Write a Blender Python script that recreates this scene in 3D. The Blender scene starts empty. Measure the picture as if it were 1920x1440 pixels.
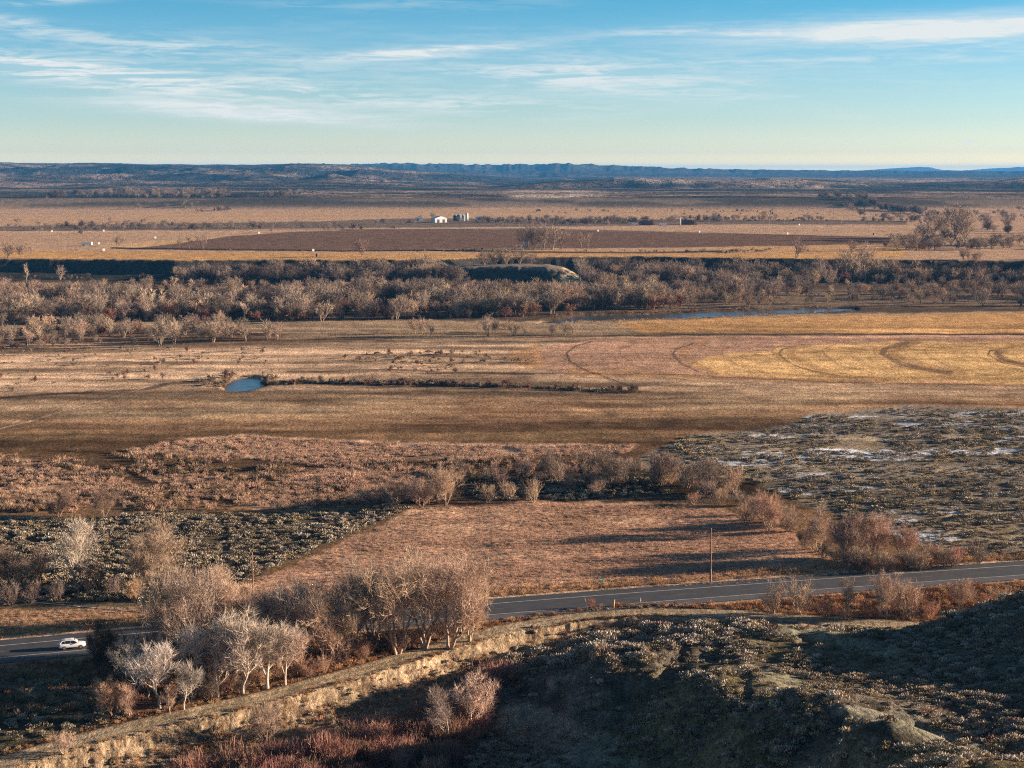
import bpy, math, random
import numpy as np

# ------------------------------------------------------------------ camera
F = 3000.0; CAMZ = 77.5; PITCH = math.radians(7.557)
CA, SA = math.cos(PITCH), math.sin(PITCH)
def at(px, py, z=0.0):
    """point of the ground at height z seen at photo coordinate px,py"""
    a = (px-960)/F; b = (720-py)/F
    dx, dy, dz = a, CA + b*SA, -SA + b*CA
    t = (z-CAMZ)/dz
    return dx*t, dy*t
def proj(x, y, z):
    x = np.asarray(x, float); y = np.asarray(y, float); z = np.asarray(z, float)-CAMZ
    d = np.maximum(y*CA - z*SA, 1.0); up = y*SA + z*CA
    return 960+F*x/d, 720-F*up/d

scene = bpy.context.scene
COL = scene.collection
HAZE_D = 3.3e-5
rng = np.random.default_rng(7)
random.seed(7)

# ------------------------------------------------------------------ noise
def _hash(ix, iy, s):
    h = (ix.astype(np.int64)*374761393 + iy.astype(np.int64)*668265263 + s*1442695041) & 0xffffffff
    h = ((h ^ (h >> 13))*1274126177) & 0xffffffff
    return ((h ^ (h >> 16)) & 0xffffff)/16777215.0
def vnoise(x, y, s=0):
    ix = np.floor(x); iy = np.floor(y); fx = x-ix; fy = y-iy
    fx = fx*fx*(3-2*fx); fy = fy*fy*(3-2*fy)
    a = _hash(ix, iy, s); b = _hash(ix+1, iy, s); c = _hash(ix, iy+1, s); d = _hash(ix+1, iy+1, s)
    return (a*(1-fx)+b*fx)*(1-fy) + (c*(1-fx)+d*fx)*fy
def fbm(x, y, o=4, s=0):
    t = 0; a = .5; n = 0
    for i in range(o):
        t = t + a*vnoise(x*2**i+17.3*i, y*2**i-9.1*i, s+i); n += a; a *= .5
    return t/n          # 0..1
def ridge(x, y, o=4, s=0):
    t = 0; a = .5; n = 0
    for i in range(o):
        t = t + a*(1-np.abs(2*vnoise(x*2**i+5.7*i, y*2**i+3.3*i, s+i)-1)); n += a; a *= .5
    return t/n
def sstep(a, b, x):
    t = np.clip((x-a)/(b-a), 0, 1); return t*t*(3-2*t)
def poly_sd(u, v, P):
    """signed distance to a polygon, positive inside"""
    P = np.asarray(P, float); n = len(P)
    d2 = np.full(u.shape, 1e18); ins = np.zeros(u.shape, bool)
    for i in range(n):
        x1, y1 = P[i]; x2, y2 = P[(i+1) % n]
        ex, ey = x2-x1, y2-y1
        t = np.clip(((u-x1)*ex+(v-y1)*ey)/(ex*ex+ey*ey+1e-12), 0, 1)
        d2 = np.minimum(d2, (u-x1-t*ex)**2+(v-y1-t*ey)**2)
        c = ((y1 > v) != (y2 > v))
        with np.errstate(divide='ignore', invalid='ignore'):
            xi = (x2-x1)*(v-y1)/(y2-y1+1e-30)+x1
        ins ^= (c & (u < xi))
    d = np.sqrt(d2); return np.where(ins, d, -d)
def line_d(x, y, P):
    """signed offset from a polyline (positive to the right of travel), arc length"""
    P = np.asarray(P, float)
    best = np.full(x.shape, 1e18); off = np.zeros(x.shape); arc = np.zeros(x.shape); s0 = 0
    for i in range(len(P)-1):
        x1, y1 = P[i]; ex, ey = P[i+1]-P[i]; L = math.hypot(ex, ey)
        t = np.clip(((x-x1)*ex+(y-y1)*ey)/(L*L), 0, 1)
        dx = x-x1-t*ex; dy = y-y1-t*ey; d2 = dx*dx+dy*dy
        sgn = np.where((dx*ey-dy*ex) > 0, 1, -1)
        m = d2 < best
        best = np.where(m, d2, best); off = np.where(m, sgn*np.sqrt(d2), off); arc = np.where(m, s0+t*L, arc)
        s0 += L
    return off, arc
def smooth_line(P, n=12):
    P = [np.array(p, float) for p in P]; out = []
    for i in range(len(P)-1):
        p0 = P[max(i-1, 0)]; p1 = P[i]; p2 = P[i+1]; p3 = P[min(i+2, len(P)-1)]
        for k in range(n):
            t = k/n
            out.append(.5*((2*p1)+(-p0+p2)*t+(2*p0-5*p1+4*p2-p3)*t*t+(-p0+3*p1-3*p2+p3)*t**3))
    out.append(P[-1]); return np.array(out)

# ------------------------------------------------------------------ layout lines
LEVEE = smooth_line([at(-330, 1560, .5), at(-150, 1485, .5), at(0, 1432, .5), at(150, 1388, .5), at(300, 1350, .5), at(450, 1317, .5),
                     at(600, 1278, .5), at(750, 1235, .5), at(900, 1190, .5), at(1000, 1168, .5), at(1100, 1153, .5), at(1200, 1146, .5),
                     at(1350, 1148, .5), at(1500, 1158, .5), at(1720, 1172, .5), at(1950, 1190, .5), at(2300, 1215, .5)], 6)
r0 = np.array(at(0, 1222.5, .4)); r1 = np.array(at(960, 1139.5, .4)); r2 = np.array(at(1920, 1069, .4))
def road_pt(t):     # quadratic through three points t=0,1,2, straight outside
    def q(t): return r0*(t-1)*(t-2)/2 - r1*t*(t-2) + r2*t*(t-1)/2
    if t < 0: return q(0)+(q(.01)-q(0))*100*t
    if t > 2: return q(2)+(q(2)-q(1.99))*100*(t-2)
    return q(t)
ROAD = np.array([road_pt(t) for t in np.linspace(-4, 7, 111)])

HILL_PTS = [  # px, py, z
 (930,1240,-1.6),(1000,1222,-2.3),(1100,1200,-.8),(1200,1176,0),(1350,1168,.8),(1500,1173,1.2),(1700,1180,2),
 (1250,1190,1.6),(1420,1185,2.2),
 (1060,1258,1.5),(1150,1243,4.4),(1300,1272,8.6),(1450,1320,14),(1600,1380,19),(1750,1440,24),(1900,1500,28),
 (1300,1232,4.0),(1400,1262,5.5),(1500,1290,8),(1600,1318,9),(1750,1370,13),(1850,1420,17),
 (1500,1215,3.2),(1600,1200,3.2),(1620,1240,3.8),(1700,1225,4.6),(1700,1290,7),
 (1750,1156,3.2),(1850,1130,6.5),(1920,1112,9.5),(2000,1110,11),
 (1850,1200,7),(1900,1210,8.5),(1800,1260,7.5),(1920,1300,12.5),(1900,1380,16),
 (1200,1330,1.0),(1100,1340,-1.0),(1300,1390,4.0),(1400,1440,8),(1250,1440,1),(1100,1440,-1.6),(1000,1440,-2),(1000,1350,-2.3),(900,1300,-2),(900,1440,-2.3),
 (1550,1470,14),(700,1440,-2.3),(400,1440,-2.3),(600,1350,-2.3),(700,1310,-2.3),(300,1410,-2.3),(500,1500,-2),(0,1500,-2),
 (2100,1150,12.5),(2250,1150,14),(2100,1300,15),(2400,1250,19),(2050,1450,21),
]
hp = np.array([(*at(a, b, c), c) for a, b, c in HILL_PTS])
hp = np.vstack([hp, [(60,100,33),(20,110,16),(-20,120,5),(-60,120,-1),(-90,160,-2),(0,60,38),(110,110,36),(150,160,25),(190,215,17),(150,255,7),(110,262,5),(200,270,6),(0,0,45),(-80,60,10),(80,0,62),(160,60,72)]])
def _rbf_k(r2): return .5*r2*np.log(r2+1e-6)
_n = len(hp); _A = np.zeros((_n+3, _n+3))
_sc = 100.0; HX = hp[:, 0]/_sc; HY = hp[:, 1]/_sc
_A[:_n, :_n] = _rbf_k((HX[:, None]-HX)**2+(HY[:, None]-HY)**2) + np.eye(_n)*2e-4
_A[:_n, _n] = 1; _A[:_n, _n+1] = HX; _A[:_n, _n+2] = HY; _A[_n:, :_n] = _A[:_n, _n:].T
_W = np.linalg.solve(_A, np.concatenate([hp[:, 2], [0, 0, 0]]))
def hill_rbf(x, y):
    X = x/_sc; Y = y/_sc; z = _W[_n]+_W[_n+1]*X+_W[_n+2]*Y
    for i in range(_n): z = z + _W[i]*_rbf_k((X-HX[i])**2+(Y-HY[i])**2)
    return z

RIVER = [(1000,604),(1060,594),(1100,588),(1200,586),(1300,583.5),(1450,578.5),(1560,575.5),(1600,576),(1605,580),(1560,582.5),(1450,588),(1300,593.5),(1150,599.5),(1085,600.5),(1040,606)]
POND = [(421,729),(428,717),(440,708),(452,705),(470,705),(487,709),(488,720),(476,728),(450,731)]
SLOUGH = [(-60,549),(0,552),(55,556),(115,558),(140,563),(110,567),(50,565),(0,560),(-60,558)]
SLOUGH2 = [(190,586),(215,588),(222,594),(205,600),(188,597)]
WATERS = [('river', RIVER), ('pond', POND), ('slough', SLOUGH), ('slough', SLOUGH2)]
def wpoly(P, z=0.0): return [at(a, b, z) for a, b in P]
WP = {i: wpoly(p) for i, (n, p) in enumerate(WATERS)}

# farther layers: (distance, front width, back width, back level, crest [(px, py)])
def prof(u, pts):
    p = np.array(pts, float); return np.interp(u, p[:, 0], p[:, 1])
def z_of(D, v):
    return CAMZ - D*np.tan(PITCH+np.arctan((v-720)/F))
def far_height(x, y):
    u = 960+F*(x/np.maximum(y, 1))*1.0087
    n1 = fbm(x/900, y/900, 4, 11)-.5
    z = 13 + 5*sstep(2900, 4200, y) + 14*sstep(5000, 12000, y)
    er = ridge(x/620+.6*n1, y/900, 5, 21)
    er2 = ridge(x/260, y/330+n1, 4, 31)
    # low bluff on the left
    D = 3450+300*(fbm(u/150, y*0, 3, 3)-.5); v = prof(u, [(250,400),(375,392),(420,376),(480,368),(560,357),(690,361),(760,372),(830,388),(900,396)])
    zc = z_of(D, v)
    L = (zc-13)*sstep(D-230, D, y)*(1-.5*sstep(D+100, D+1500, y))
    z = np.maximum(z, 13+np.maximum(L, 0)*(1-.25*(1-er2)))
    # right mesas, two steps
    for D0, wf, pts, sd, am in ((3500, 420, [(880,392),(1000,384),(1080,374),(1150,366),(1400,368),(1500,376),(1700,375),(1920,366),(2300,362),(3500,370)], 5, .5),
                            (5000, 900, [(700,372),(860,356),(930,346),(1050,335),(1150,329),(1320,330),(1500,333),(1700,335),(1860,334),(1910,328),(2000,324),(2300,322),(3500,330)], 6, .45)):
        D = D0+900*(fbm(u/260, u*0, 4, sd)-.5); zc = z_of(D, prof(u, pts))
        L = (zc-13)*(.30*sstep(D-wf*1.6, D-wf*.9, y)+.70*sstep(D-wf*.55, D, y))
        back = 1-.28*sstep(D+50, D+3000, y)
        z = np.maximum(z, 13+np.maximum(L, 0)*back*(1-am*(1-er)*1.25)*(1-.25*(1-er2)))
    # big dissected slope on the left
    D = 8200+1200*(fbm(u/300, u*0, 3, 8)-.5)
    zc = z_of(D, prof(u, [(-2500,296),(-300,299),(0,301.5),(200,303),(380,306),(480,305),(560,302.5),(640,305),(760,316),(900,328),(1100,345),(1500,360),(3500,360)]))
    L = (zc-15)*(sstep(D-5200, D, y)**.9)
    z = np.maximum(z, 15+np.maximum(L, 0)*(1-(.8*(1-er)+.3*(1-er2))*sstep(3500, 5500, y)*(1-.72*sstep(D-1200, D, y))))
    # long blue escarpment
    D = 13500+1500*(fbm(u/200, u*0, 4, 9)-.5)
    zc = z_of(D, prof(u, [(-3000,308),(200,309),(480,307),(560,304),(640,305),(740,302.5),(900,304.5),(960,305.5),(1050,303),(1090,303.5),(1180,309),(1300,313.5),(1450,317),(1650,318.5),(1920,320),(2300,318),(3500,312)]))
    L = (zc-30)*(.45*sstep(D-4000, D-1200, y)+.55*sstep(D-900, D, y))
    z = np.maximum(z, 30+L*(1-.30*(1-ridge(u/22, y/1500, 4, 41))-.1*(1-er)))
    # distant mountains
    D = 30000.
    zc = z_of(D, prof(u, [(-3000,322),(1560,322),(1620,318),(1650,315.5),(1690,312.5),(1722,310.5),(1745,312.5),(1765,317),(1800,318.5),(1840,315.5),(1880,313),(1920,311),(2000,309),(2200,314),(3500,318)]))
    L = (zc-10)*sstep(D-3500, D, y)*(1-sstep(D+1500, D+5000, y))
    z = np.maximum(z, L*(1-.12*(1-ridge(u/30, y/3000, 4, 51))))
    return z

def bluff_edge(x):
    """distance (y) of the terrace edge"""
    px = 960+F*x/1170.
    return prof(px, [(-3000,1330),(-400,1215),(0,1198),(330,1176),(430,1186),(620,1182),(800,1178),(900,1215),(1200,1232),(1400,1205),(1700,1180),(1850,1176),(2200,1160),(4000,1130)]) + 9*(fbm(x/70, x*0, 3, 61)-.5)

def base_height(x, y):
    """terrain without the small bumps"""
    z = np.zeros(x.shape)
    ye = bluff_edge(x)
    rill = 3.5*(ridge(x/14, y/60, 3, 63)-.5)
    z = z + 13*(.25*sstep(ye-30, ye-8, y)+.75*sstep(ye-10, ye+10, y+rill))
    # knoll with the pale cliff
    kx, ky = at(968, 528, 0); k2 = at(1083, 528, 0)[0]; k1 = at(868, 528, 0)[0]
    cx = (k1+k2)/2; hw = (k2-k1)/2
    nz = 9*(fbm(x/13, y/13, 4, 71)-.5); uk = 960+F*x/1140.
    crest = prof(uk+nz*.6, [(770,0),(815,6.5),(870,8.8),(960,10.2),(1030,10.0),(1058,8.2),(1078,5.0),(1095,0)])
    yf_ = ky-2-.20*(x-cx)+nz*.5
    z = np.maximum(z, crest*(.35*sstep(yf_, yf_+9, y+.5*nz)+.65*sstep(yf_+3, yf_+17, y-.8*nz))*sstep(yf_+95, yf_+45, y))
    far = y > 2750
    if far.any():
        zf = far_height(x[far], y[far]); k = sstep(2750, 2900, y[far]); z[far] = z[far]*(1-k)+zf*k
    near = y < 420
    if near.any():
        X = x[near]; Y = y[near]; s, arc = line_d(X, Y, LEVEE)
        h = hill_rbf(X, Y)
        h = np.minimum(h, np.maximum(CAMZ-.30*np.maximum(Y, 0)-14, 30)+ .15*np.abs(X))
        fade = sstep(6, 22, s)
        h = h - fade*1.3*sstep(.62, .85, ridge(X/15+.5*fbm(X/20, Y/20, 2, 82), Y/26, 3, 89))
        h = h + fade*(2.2*(fbm(X/16, Y/16, 4, 81)-.5)+.9*(fbm(X/38+3, Y/30, 3, 83)-.5)+.55*(fbm(X/3.2, Y/3.2, 3, 93)-.5)-.5*(ridge(X/11, Y/16, 3, 85)-.5))
        zl = .35+.15*sstep(-4, -2, s)
        rl = .6*ridge(arc/1.7+.35*s+.8*fbm(arc/5, s/3, 2, 86), s/5, 3, 87)+.4*ridge(arc/.8-.2*s, s/2.5, 2, 84); rl2 = fbm(arc/14, arc*0, 2, 88)
        k = .40*sstep(2.6, 3.8+.6*rl2, s + 1.1*(rl-.6)*sstep(2.4, 3.2, s)*sstep(9, 6, s)*(.55+.9*fbm(arc/6, arc*0, 2, 89)))+.60*sstep(2.9, 6.9, s+1.0*(rl-.5))
        zz = np.where(s < 2.6, zl, zl*(1-k)+h*k) + sstep(2.7, 3.3, s)*sstep(12, 7, s)*(.75*(fbm(X/1.3, Y/1.3, 3, 90)-.5)+.5*(fbm(X/4, Y/4, 2, 92)-.5))
        # behind the levee everything is flat valley floor
        k2 = sstep(-2.2, -6, s)
        zz = zz*(1-k2)+0*k2
        rd, _ = line_d(X, Y, ROAD); kr = sstep(13, 8, np.abs(rd))
        zz = zz*(1-kr)+.40*kr
        # right hand ridge drops to the valley before the road
        z[near] = zz
    for i, W in WP.items():
        W = np.array(W); lo = W.min(0)-20; hi = W.max(0)+20
        m = (x > lo[0]) & (x < hi[0]) & (y > lo[1]) & (y < hi[1])
        if m.any():
            sd = poly_sd(x[m], y[m], W) + 5.0*(fbm(x[m]/5, y[m]/7, 3, 91)-.45)
            z[m] = z[m] - 1.3*sstep(-2.5, 1.5, sd)
    return z
def height(x, y):
    x = np.atleast_1d(np.asarray(x, float)); y = np.atleast_1d(np.asarray(y, float))
    z = base_height(x, y)
    amp = .5*sstep(270, 330, y)*(1-.7*sstep(2600, 3000, y))
    z = z + amp*(fbm(x/9, y/9, 3, 95)-.5) + 1.0*sstep(300, 420, y)*(1-sstep(1000, 1150, y))*(fbm(x/45, y/45, 3, 96)-.5)
    return z
def hz(x, y): return float(height(x, y)[0])

# ------------------------------------------------------------------ ground colours (what grows or lies there, plus painted shade on bluff and knoll faces)
def C3(r, g, b): return np.array([r, g, b])
TAN = C3(.36,.26,.16); PINK = C3(.43,.27,.18); GOLD = C3(.58,.35,.14); PLOW = C3(.155,.098,.068); MARSH = C3(.17,.105,.058)
SAGE = C3(.075,.068,.048); LITTER = C3(.095,.068,.05); STUB = C3(.38,.25,.155); REED = C3(.55,.38,.27); OLIVE = C3(.125,.11,.088)
CLAY = C3(.27,.27,.20); SNOW = C3(.55,.59,.64); BANK = C3(.32,.245,.16); TRACK = C3(.29,.23,.155)
def ground_colour(x, y, z, zb):
    u, v = proj(x, y, zb)
    n = fbm(x/60, y/60, 4, 101); n2 = fbm(x/14, y/14, 4, 102); n3 = fbm(x/220, y/70, 4, 103); nf = fbm(x/3.2, y/3.2, 3, 104)
    wob = (fbm(u/40, v/14, 4, 105)-.5)
    col = np.empty(x.shape+(3,)); col[:] = TAN
    def mix(c, m):
        nonlocal col
        m = np.clip(m, 0, 1)[:, None]; col = col*(1-m)+c*m
    def mixm(m, c, k):
        k = np.clip(k, 0, 1)[:, None]; col[m] = col[m]*(1-k)+c*k
    def poly(P, c, w=3, amp=8, k=1.0):
        A = np.array(P, float); r = w+2*amp
        m = (u > A[:, 0].min()-r) & (u < A[:, 0].max()+r) & (v > A[:, 1].min()-r) & (v < A[:, 1].max()+r)
        if m.any(): mixm(m, c, k*sstep(-w, w, poly_sd(u[m], v[m]*2, A*(1, 2)) + wob[m]*2*amp))
    def band(P, c, hw, amp=2, k=1.0):
        A = np.array(P, float); r = hw+2+2*amp
        m = (u > A[:, 0].min()-r) & (u < A[:, 0].max()+r) & (v > A[:, 1].min()-r) & (v < A[:, 1].max()+r)
        if m.any():
            d, _ = line_d(u[m], v[m]*2, A*(1, 2)); mixm(m, c, k*sstep(hw+1.5, max(hw-1.5, 0), np.abs(d+wob[m]*2*amp)))
    # terrace fields
    mix(C3(.43,.29,.185), sstep(492, 488, v))
    mix(C3(.21,.165,.12), sstep(395, 380, v)); mix(C3(.08,.07,.055), sstep(395, 380, v)*sstep(.46,.56,n3))
    poly([(-900,405),(0,404),(300,401),(700,392),(1000,390),(1300,392),(1560,397),(1650,403),(1560,410),(1500,411),(1000,409),(760,407),(690,407),(600,414),(0,422),(-900,424)], C3(.44,.29,.17), 1, 2)
    poly([(-900,422),(0,424),(600,415),(760,409),(1000,411),(1500,412),(1700,414),(1700,421),(1300,421),(1000,425),(700,428),(400,431),(0,433),(-900,433)], C3(.14,.11,.085), 1, 2.5, .9)
    poly([(240,467),(330,455),(430,443),(560,434),(700,431),(1000,430),(1290,437),(1500,441),(1730,448),(1700,456),(1480,461),(1200,465),(900,467),(500,469)], PLOW, 1, 1)
    poly([(250,455),(330,449),(420,444),(330,457),(260,464),(180,463)], C3(.52,.35,.18), 1, 2, .8)
    poly([(60,470),(500,474),(950,475),(1300,474),(1500,471),(1700,470),(1700,481),(1480,489),(1000,492),(600,491),(300,488),(-50,484),(-900,484),(-900,474)], C3(.52,.31,.13), 1, 1.5)
    poly([(1400,462),(1700,457),(1750,465),(1600,473),(1450,474),(1300,473)], C3(.46,.29,.15), 1, 2)
    band([(210,465),(400,468),(640,470),(800,469),(1000,473),(1200,474),(1350,471)], C3(.05,.042,.035), 3.0, 1)
    band([(640,431),(1000,429),(1290,436),(1720,447)], C3(.08,.06,.045), 1.2, .3)
    band([(-300,436),(0,437),(600,428),(1000,427),(1720,424)], C3(.45,.34,.24), 1.0, .4, .7)
    for k in range(9):
        band([(60+k*20,472+k*1.7),(500,474+k*1.7),(950,475+k*1.8),(1450,474+k*1.5)], C3(.40,.24,.11), .8, .3, .6)
    # bluff faces and valley floor
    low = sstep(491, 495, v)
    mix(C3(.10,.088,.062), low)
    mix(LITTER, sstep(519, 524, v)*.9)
    poly([(1080,552),(1300,545),(1920,540),(2600,538),(2600,575),(1600,574),(1300,578),(1120,584)], C3(.22,.165,.115), 6, 14, .75)
    poly([(-900,600),(0,603),(200,606),(330,600),(700,600),(1060,604),(1180,592),(1920,583),(2900,583),(2900,640),(-900,640)], C3(.34,.25,.16), 3, 5)
    mix(C3(.52,.36,.24)*.9, .9*sstep(.72,.80,n3)*sstep(598,604,v)*sstep(650,640,v))
    poly([(-900,618),(0,622),(300,618),(540,626),(520,640),(200,650),(0,655),(-900,660)], C3(.18,.12,.08), 4, 8, .8)
    poly([(1150,605),(1400,596),(1920,585),(2900,585),(2900,626),(1920,625),(1400,624),(1200,624)], C3(.52,.31,.135), 3, 4)
    for k, (a, b) in enumerate(((604,599),(611,606),(618,615))):
        band([(1200,a+2),(1500,a-3),(1920,b-9),(2900,b-14)], C3(.36,.22,.10), 1.2, 3, .5)
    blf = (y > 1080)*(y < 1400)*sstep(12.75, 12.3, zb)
    mix(C3(.052,.049,.043), blf*sstep(.2, .8, zb+2*(z>-9)-(y<1150)*2))  # shade of the camera-facing bluffs put into their colour
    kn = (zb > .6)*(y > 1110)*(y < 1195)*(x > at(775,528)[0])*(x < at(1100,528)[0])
    mix(C3(.06,.056,.048), kn*1.0)  # knoll darkened in colour for its shaded face; top and cliff follow
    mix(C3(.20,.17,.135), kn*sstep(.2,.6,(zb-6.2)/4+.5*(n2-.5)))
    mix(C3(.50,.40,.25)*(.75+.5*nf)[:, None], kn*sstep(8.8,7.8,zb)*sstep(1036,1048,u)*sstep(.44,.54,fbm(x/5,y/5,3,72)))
    # meadow below the wood
    mv = sstep(640, 650, v)
    mix(C3(.50,.352,.228), mv)
    mix(C3(.25,.175,.11), mv*sstep(.50,.62,n3)*.7)
    P = [(990,662),(1040,648),(1120,636),(1300,630),(1920,628),(2900,626),(2900,722),(1920,722),(1650,715),(1350,709),(1060,702),(1010,690)]
    poly(P, PINK, 2, 2)
    poly([(960,664),(1005,648),(1020,660),(1012,676),(1032,692),(1000,697),(975,684)], C3(.50,.29,.14), 10, 26, .75)
    poly([(1298,684),(1330,669),(1400,660),(1520,648),(1650,640),(1920,640),(2900,640),(2900,722),(1920,720),(1650,712),(1420,707),(1320,697)], C3(.62,.41,.185), 3, 7)
    poly([(1060,690),(1300,700),(1650,712),(1920,719),(2900,719),(2900,724),(1920,724),(1300,711),(1060,704)], C3(.42,.25,.12), 2, 3, .7)
    dk = C3(.11,.07,.05)
    arcs = [[(1110,641),(1078,650),(1062,662),(1068,678),(1100,695),(1150,712),(1190,728)], [(1300,643),(1268,654),(1262,664),(1275,680),(1310,697)],
            [(1490,649),(1466,655),(1460,664),(1480,680),(1520,694),(1570,703)], [(1900,652),(1856,657),(1852,664),(1880,680),(1930,690)]]
    for a in arcs: band(a, dk*.6, 1.5, .3, 1.0)
    for a in arcs[1:]+[[(1700,643),(1662,652),(1655,664),(1690,682),(1740,694),(1780,698)]]: band([(p[0]+22, p[1]) for p in a], C3(.36,.215,.105), 9, 8, .6)
    for j in range(1, 9):       # sweeping passes between the main arcs
        band([(1095+j*95,646-j*.4),(1068+j*95,655),(1066+j*96,666),(1090+j*97,684),(1150+j*98,700)], C3(.22,.13,.075), 1.0, .8, .75)
    for j in range(5): band([(1330+j*60,672-j*5),(1500+j*60,662-j*4),(1920,652-j*3+j*j*.3),(2900,650)], C3(.28,.16,.07), 1.0, 2.0, .7)
    for j in range(5): band([(1340+j*50,694+j*1.5),(1500+j*40,703+j*2),(1920,708+j*2),(2900,710)], C3(.30,.18,.08), 1.0, 2.0, .7)
    band([(1700,643),(1662,652),(1655,664),(1690,682),(1740,694),(1780,698)], dk*1.3, 7, 4, .75)
    band([(1870,660),(1880,672),(1940,688)], dk*1.4, 6, 4, .7)
    for a in arcs + [[(1700,643),(1662,652),(1655,664),(1690,682),(1740,694)]]:     # wheel marks beside each arc
        for j in (-1, 1, 2, 3):
            band([(p[0]+j*44, p[1]+(1 if j > 0 else 0)) for p in a[:-1]], dk*2.2, .7, 1.0, .35)
    # ditches
    band([(-900,628),(500,640),(700,634),(1000,632),(1130,630),(1500,626),(1920,627),(2900,627)], C3(.09,.055,.04), 2.6, 2.5, .9)
    band([(1000,700),(1300,704),(1600,716),(1920,723)], C3(.14,.09,.06), 2.2, 3, .8)
    band([(530,716),(640,717),(800,720),(1000,727),(1200,736)], C3(.06,.045,.035), 3.6, 3)
    band([(540,697),(700,694),(900,699),(1000,701)], C3(.10,.07,.05), 3, 4, .8)
    band([(-900,760),(-50,748),(120,738),(250,731),(330,719),(400,712)], C3(.10,.07,.05), 4.5, 5, .85)
    band([(1190,735),(1300,740),(1450,745),(1640,758)], C3(.09,.07,.055), 2.6, 4, .8)
    pw = np.array(WP[1]); m = (np.abs(x-pw[:, 0].mean()) < 60)*(np.abs(y-pw[:, 1].mean()) < 60)
    if m.any(): sdp = poly_sd(x[m], y[m], pw)+5*(fbm(x[m]/5, y[m]/7, 3, 91)-.45); mixm(m, C3(.11,.078,.052), .85*sstep(-7, -2.5, sdp)*(.5+.5*sstep(.4,.6,nf[m])))
    # marsh
    mm = sstep(736, 752, v+ (u-900)*.012*sstep(0,1,u*0+1) + wob*16)
    mix(C3(.27,.175,.10), mm)
    mix(C3(.36,.27,.17), mm*sstep(.52,.62,n3)*sstep(800,780,v)*.75)
    mix(C3(.15,.085,.048), mm*sstep(.55,.7,n)*.6)
    mix(MARSH, sstep(785, 805, v+wob*30)*.9)
    mix(C3(.13,.10,.05), sstep(790,820,v)*sstep(.5,.68,n3)*.7)
    poly([(235,845),(330,828),(450,816),(640,826),(900,836),(1190,834),(1175,848),(900,858),(640,872),(450,856),(250,854)], REED, 8, 14)
    poly([(-900,870),(0,858),(70,868),(180,880),(240,905),(330,930),(-900,945)], REED*.85, 10, 26, .75)
    poly([(270,895),(340,882),(430,905),(420,930),(330,925)], REED, 8, 22, .85)
    poly([(560,890),(680,868),(800,880),(860,900),(700,945),(500,955),(430,940)], REED*.9, 10, 22, .85)
    mix(C3(.12,.08,.047), sstep(850,865,v)*sstep(955,945,v)*sstep(.5,.6,n2*.6+n*.4)*.85)
    poly([(860,905),(1000,880),(1200,875),(1400,900),(1420,940),(1000,945),(840,940)], C3(.085,.066,.048), 8, 12)
    # sage flats
    poly([(-900,975),(0,967),(150,970),(300,958),(480,962),(640,958),(730,948),(775,955),(640,1012),(520,1062),(430,1110),(300,1150),(-900,1160)], C3(.12,.10,.07), 8, 14)
    FL = [(1190,858),(1290,818),(1480,800),(1530,775),(1700,762),(1920,766),(2900,775),(2900,1060),(1960,1052),(1830,1052),(1700,1012),(1500,942),(1400,900),(1220,892)]
    flat = sstep(-8, 8, poly_sd(u, v*2, [(a, b*2) for a, b in FL])+wob*16)
    mix(C3(.20,.175,.14), flat)
    mix(C3(.33,.26,.16), flat*sstep(.5,.65,n2)*.6)
    sn = fbm(x/26+40, y/9, 4, 107)+.10*(nf-.5)
    belts = np.exp(-((v-(826+ (u-1400)*.02))/14)**2)*(u>1330)*.8 + np.exp(-((v-857)/12)**2)*(u>1380)*(u<1720) + np.exp(-((v-925)/13)**2)*(u>1460)*.7+np.exp(-((v-(968+(u-1800)*.03))/22)**2)*(u>1640)*1.15+.35
    mix(SNOW, flat*sstep(.545,.61, sn*.80+.17*belts)*sstep(.35,.5,nf))
    mix(C3(.36,.37,.38), flat*sstep(.56,.66,fbm(x/9,y/5,4,140))*sstep(.42,.6,sn)*.7)
    # field before the road
    FD = [(780,950),(1000,943),(1280,946),(1400,965),(1480,1000),(1560,1048),(1690,1070),(2000,1052),(2900,1010),(2900,1060),(1400,1100),(940,1125),(430,1172),(-900,1280),(-900,1160),(300,1140),(430,1108),(560,1058),(680,1000)]
    fd = sstep(-9, 9, poly_sd(u, v*2, [(a, b*2) for a, b in FD])+wob*26+(nf-.5)*22)
    mix(C3(.42,.262,.175), fd*sstep(1160,1130,v+(u-600)*-.03)); mix(C3(.50,.31,.205), fd*sstep(1120,1100,v)*.8)
    ca, sa = math.cos(.255), math.sin(.255); al = x*ca+y*sa; ac = -x*sa+y*ca
    rows = fbm(al/30, ac/1.1, 3, 130); big_ = fbm(x/26, y/11, 4, 131)
    mix(C3(.30,.18,.12), fd*sstep(.50,.62,rows)*.45*(y < 420)); mix(C3(.52,.36,.235), fd*sstep(.52,.66,big_)*.55); mix(C3(.26,.155,.105), fd*sstep(.50,.38,big_)*.45)
    mix(C3(.50,.34,.20), fd*sstep(.52,.7,n2)*.5*sstep(1000,940,v))
    mix(C3(.22,.135,.085), fd*np.exp(-((u-1080)/60)**2-((v-972)/14)**2))
    mix(C3(.40,.25,.14), fd*sstep(1120,1140,v))
    mix(C3(.27,.165,.10), fd*sstep(.5,.62,nf)*sstep(500,300,u)*.6)
    near = y < 330
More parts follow.
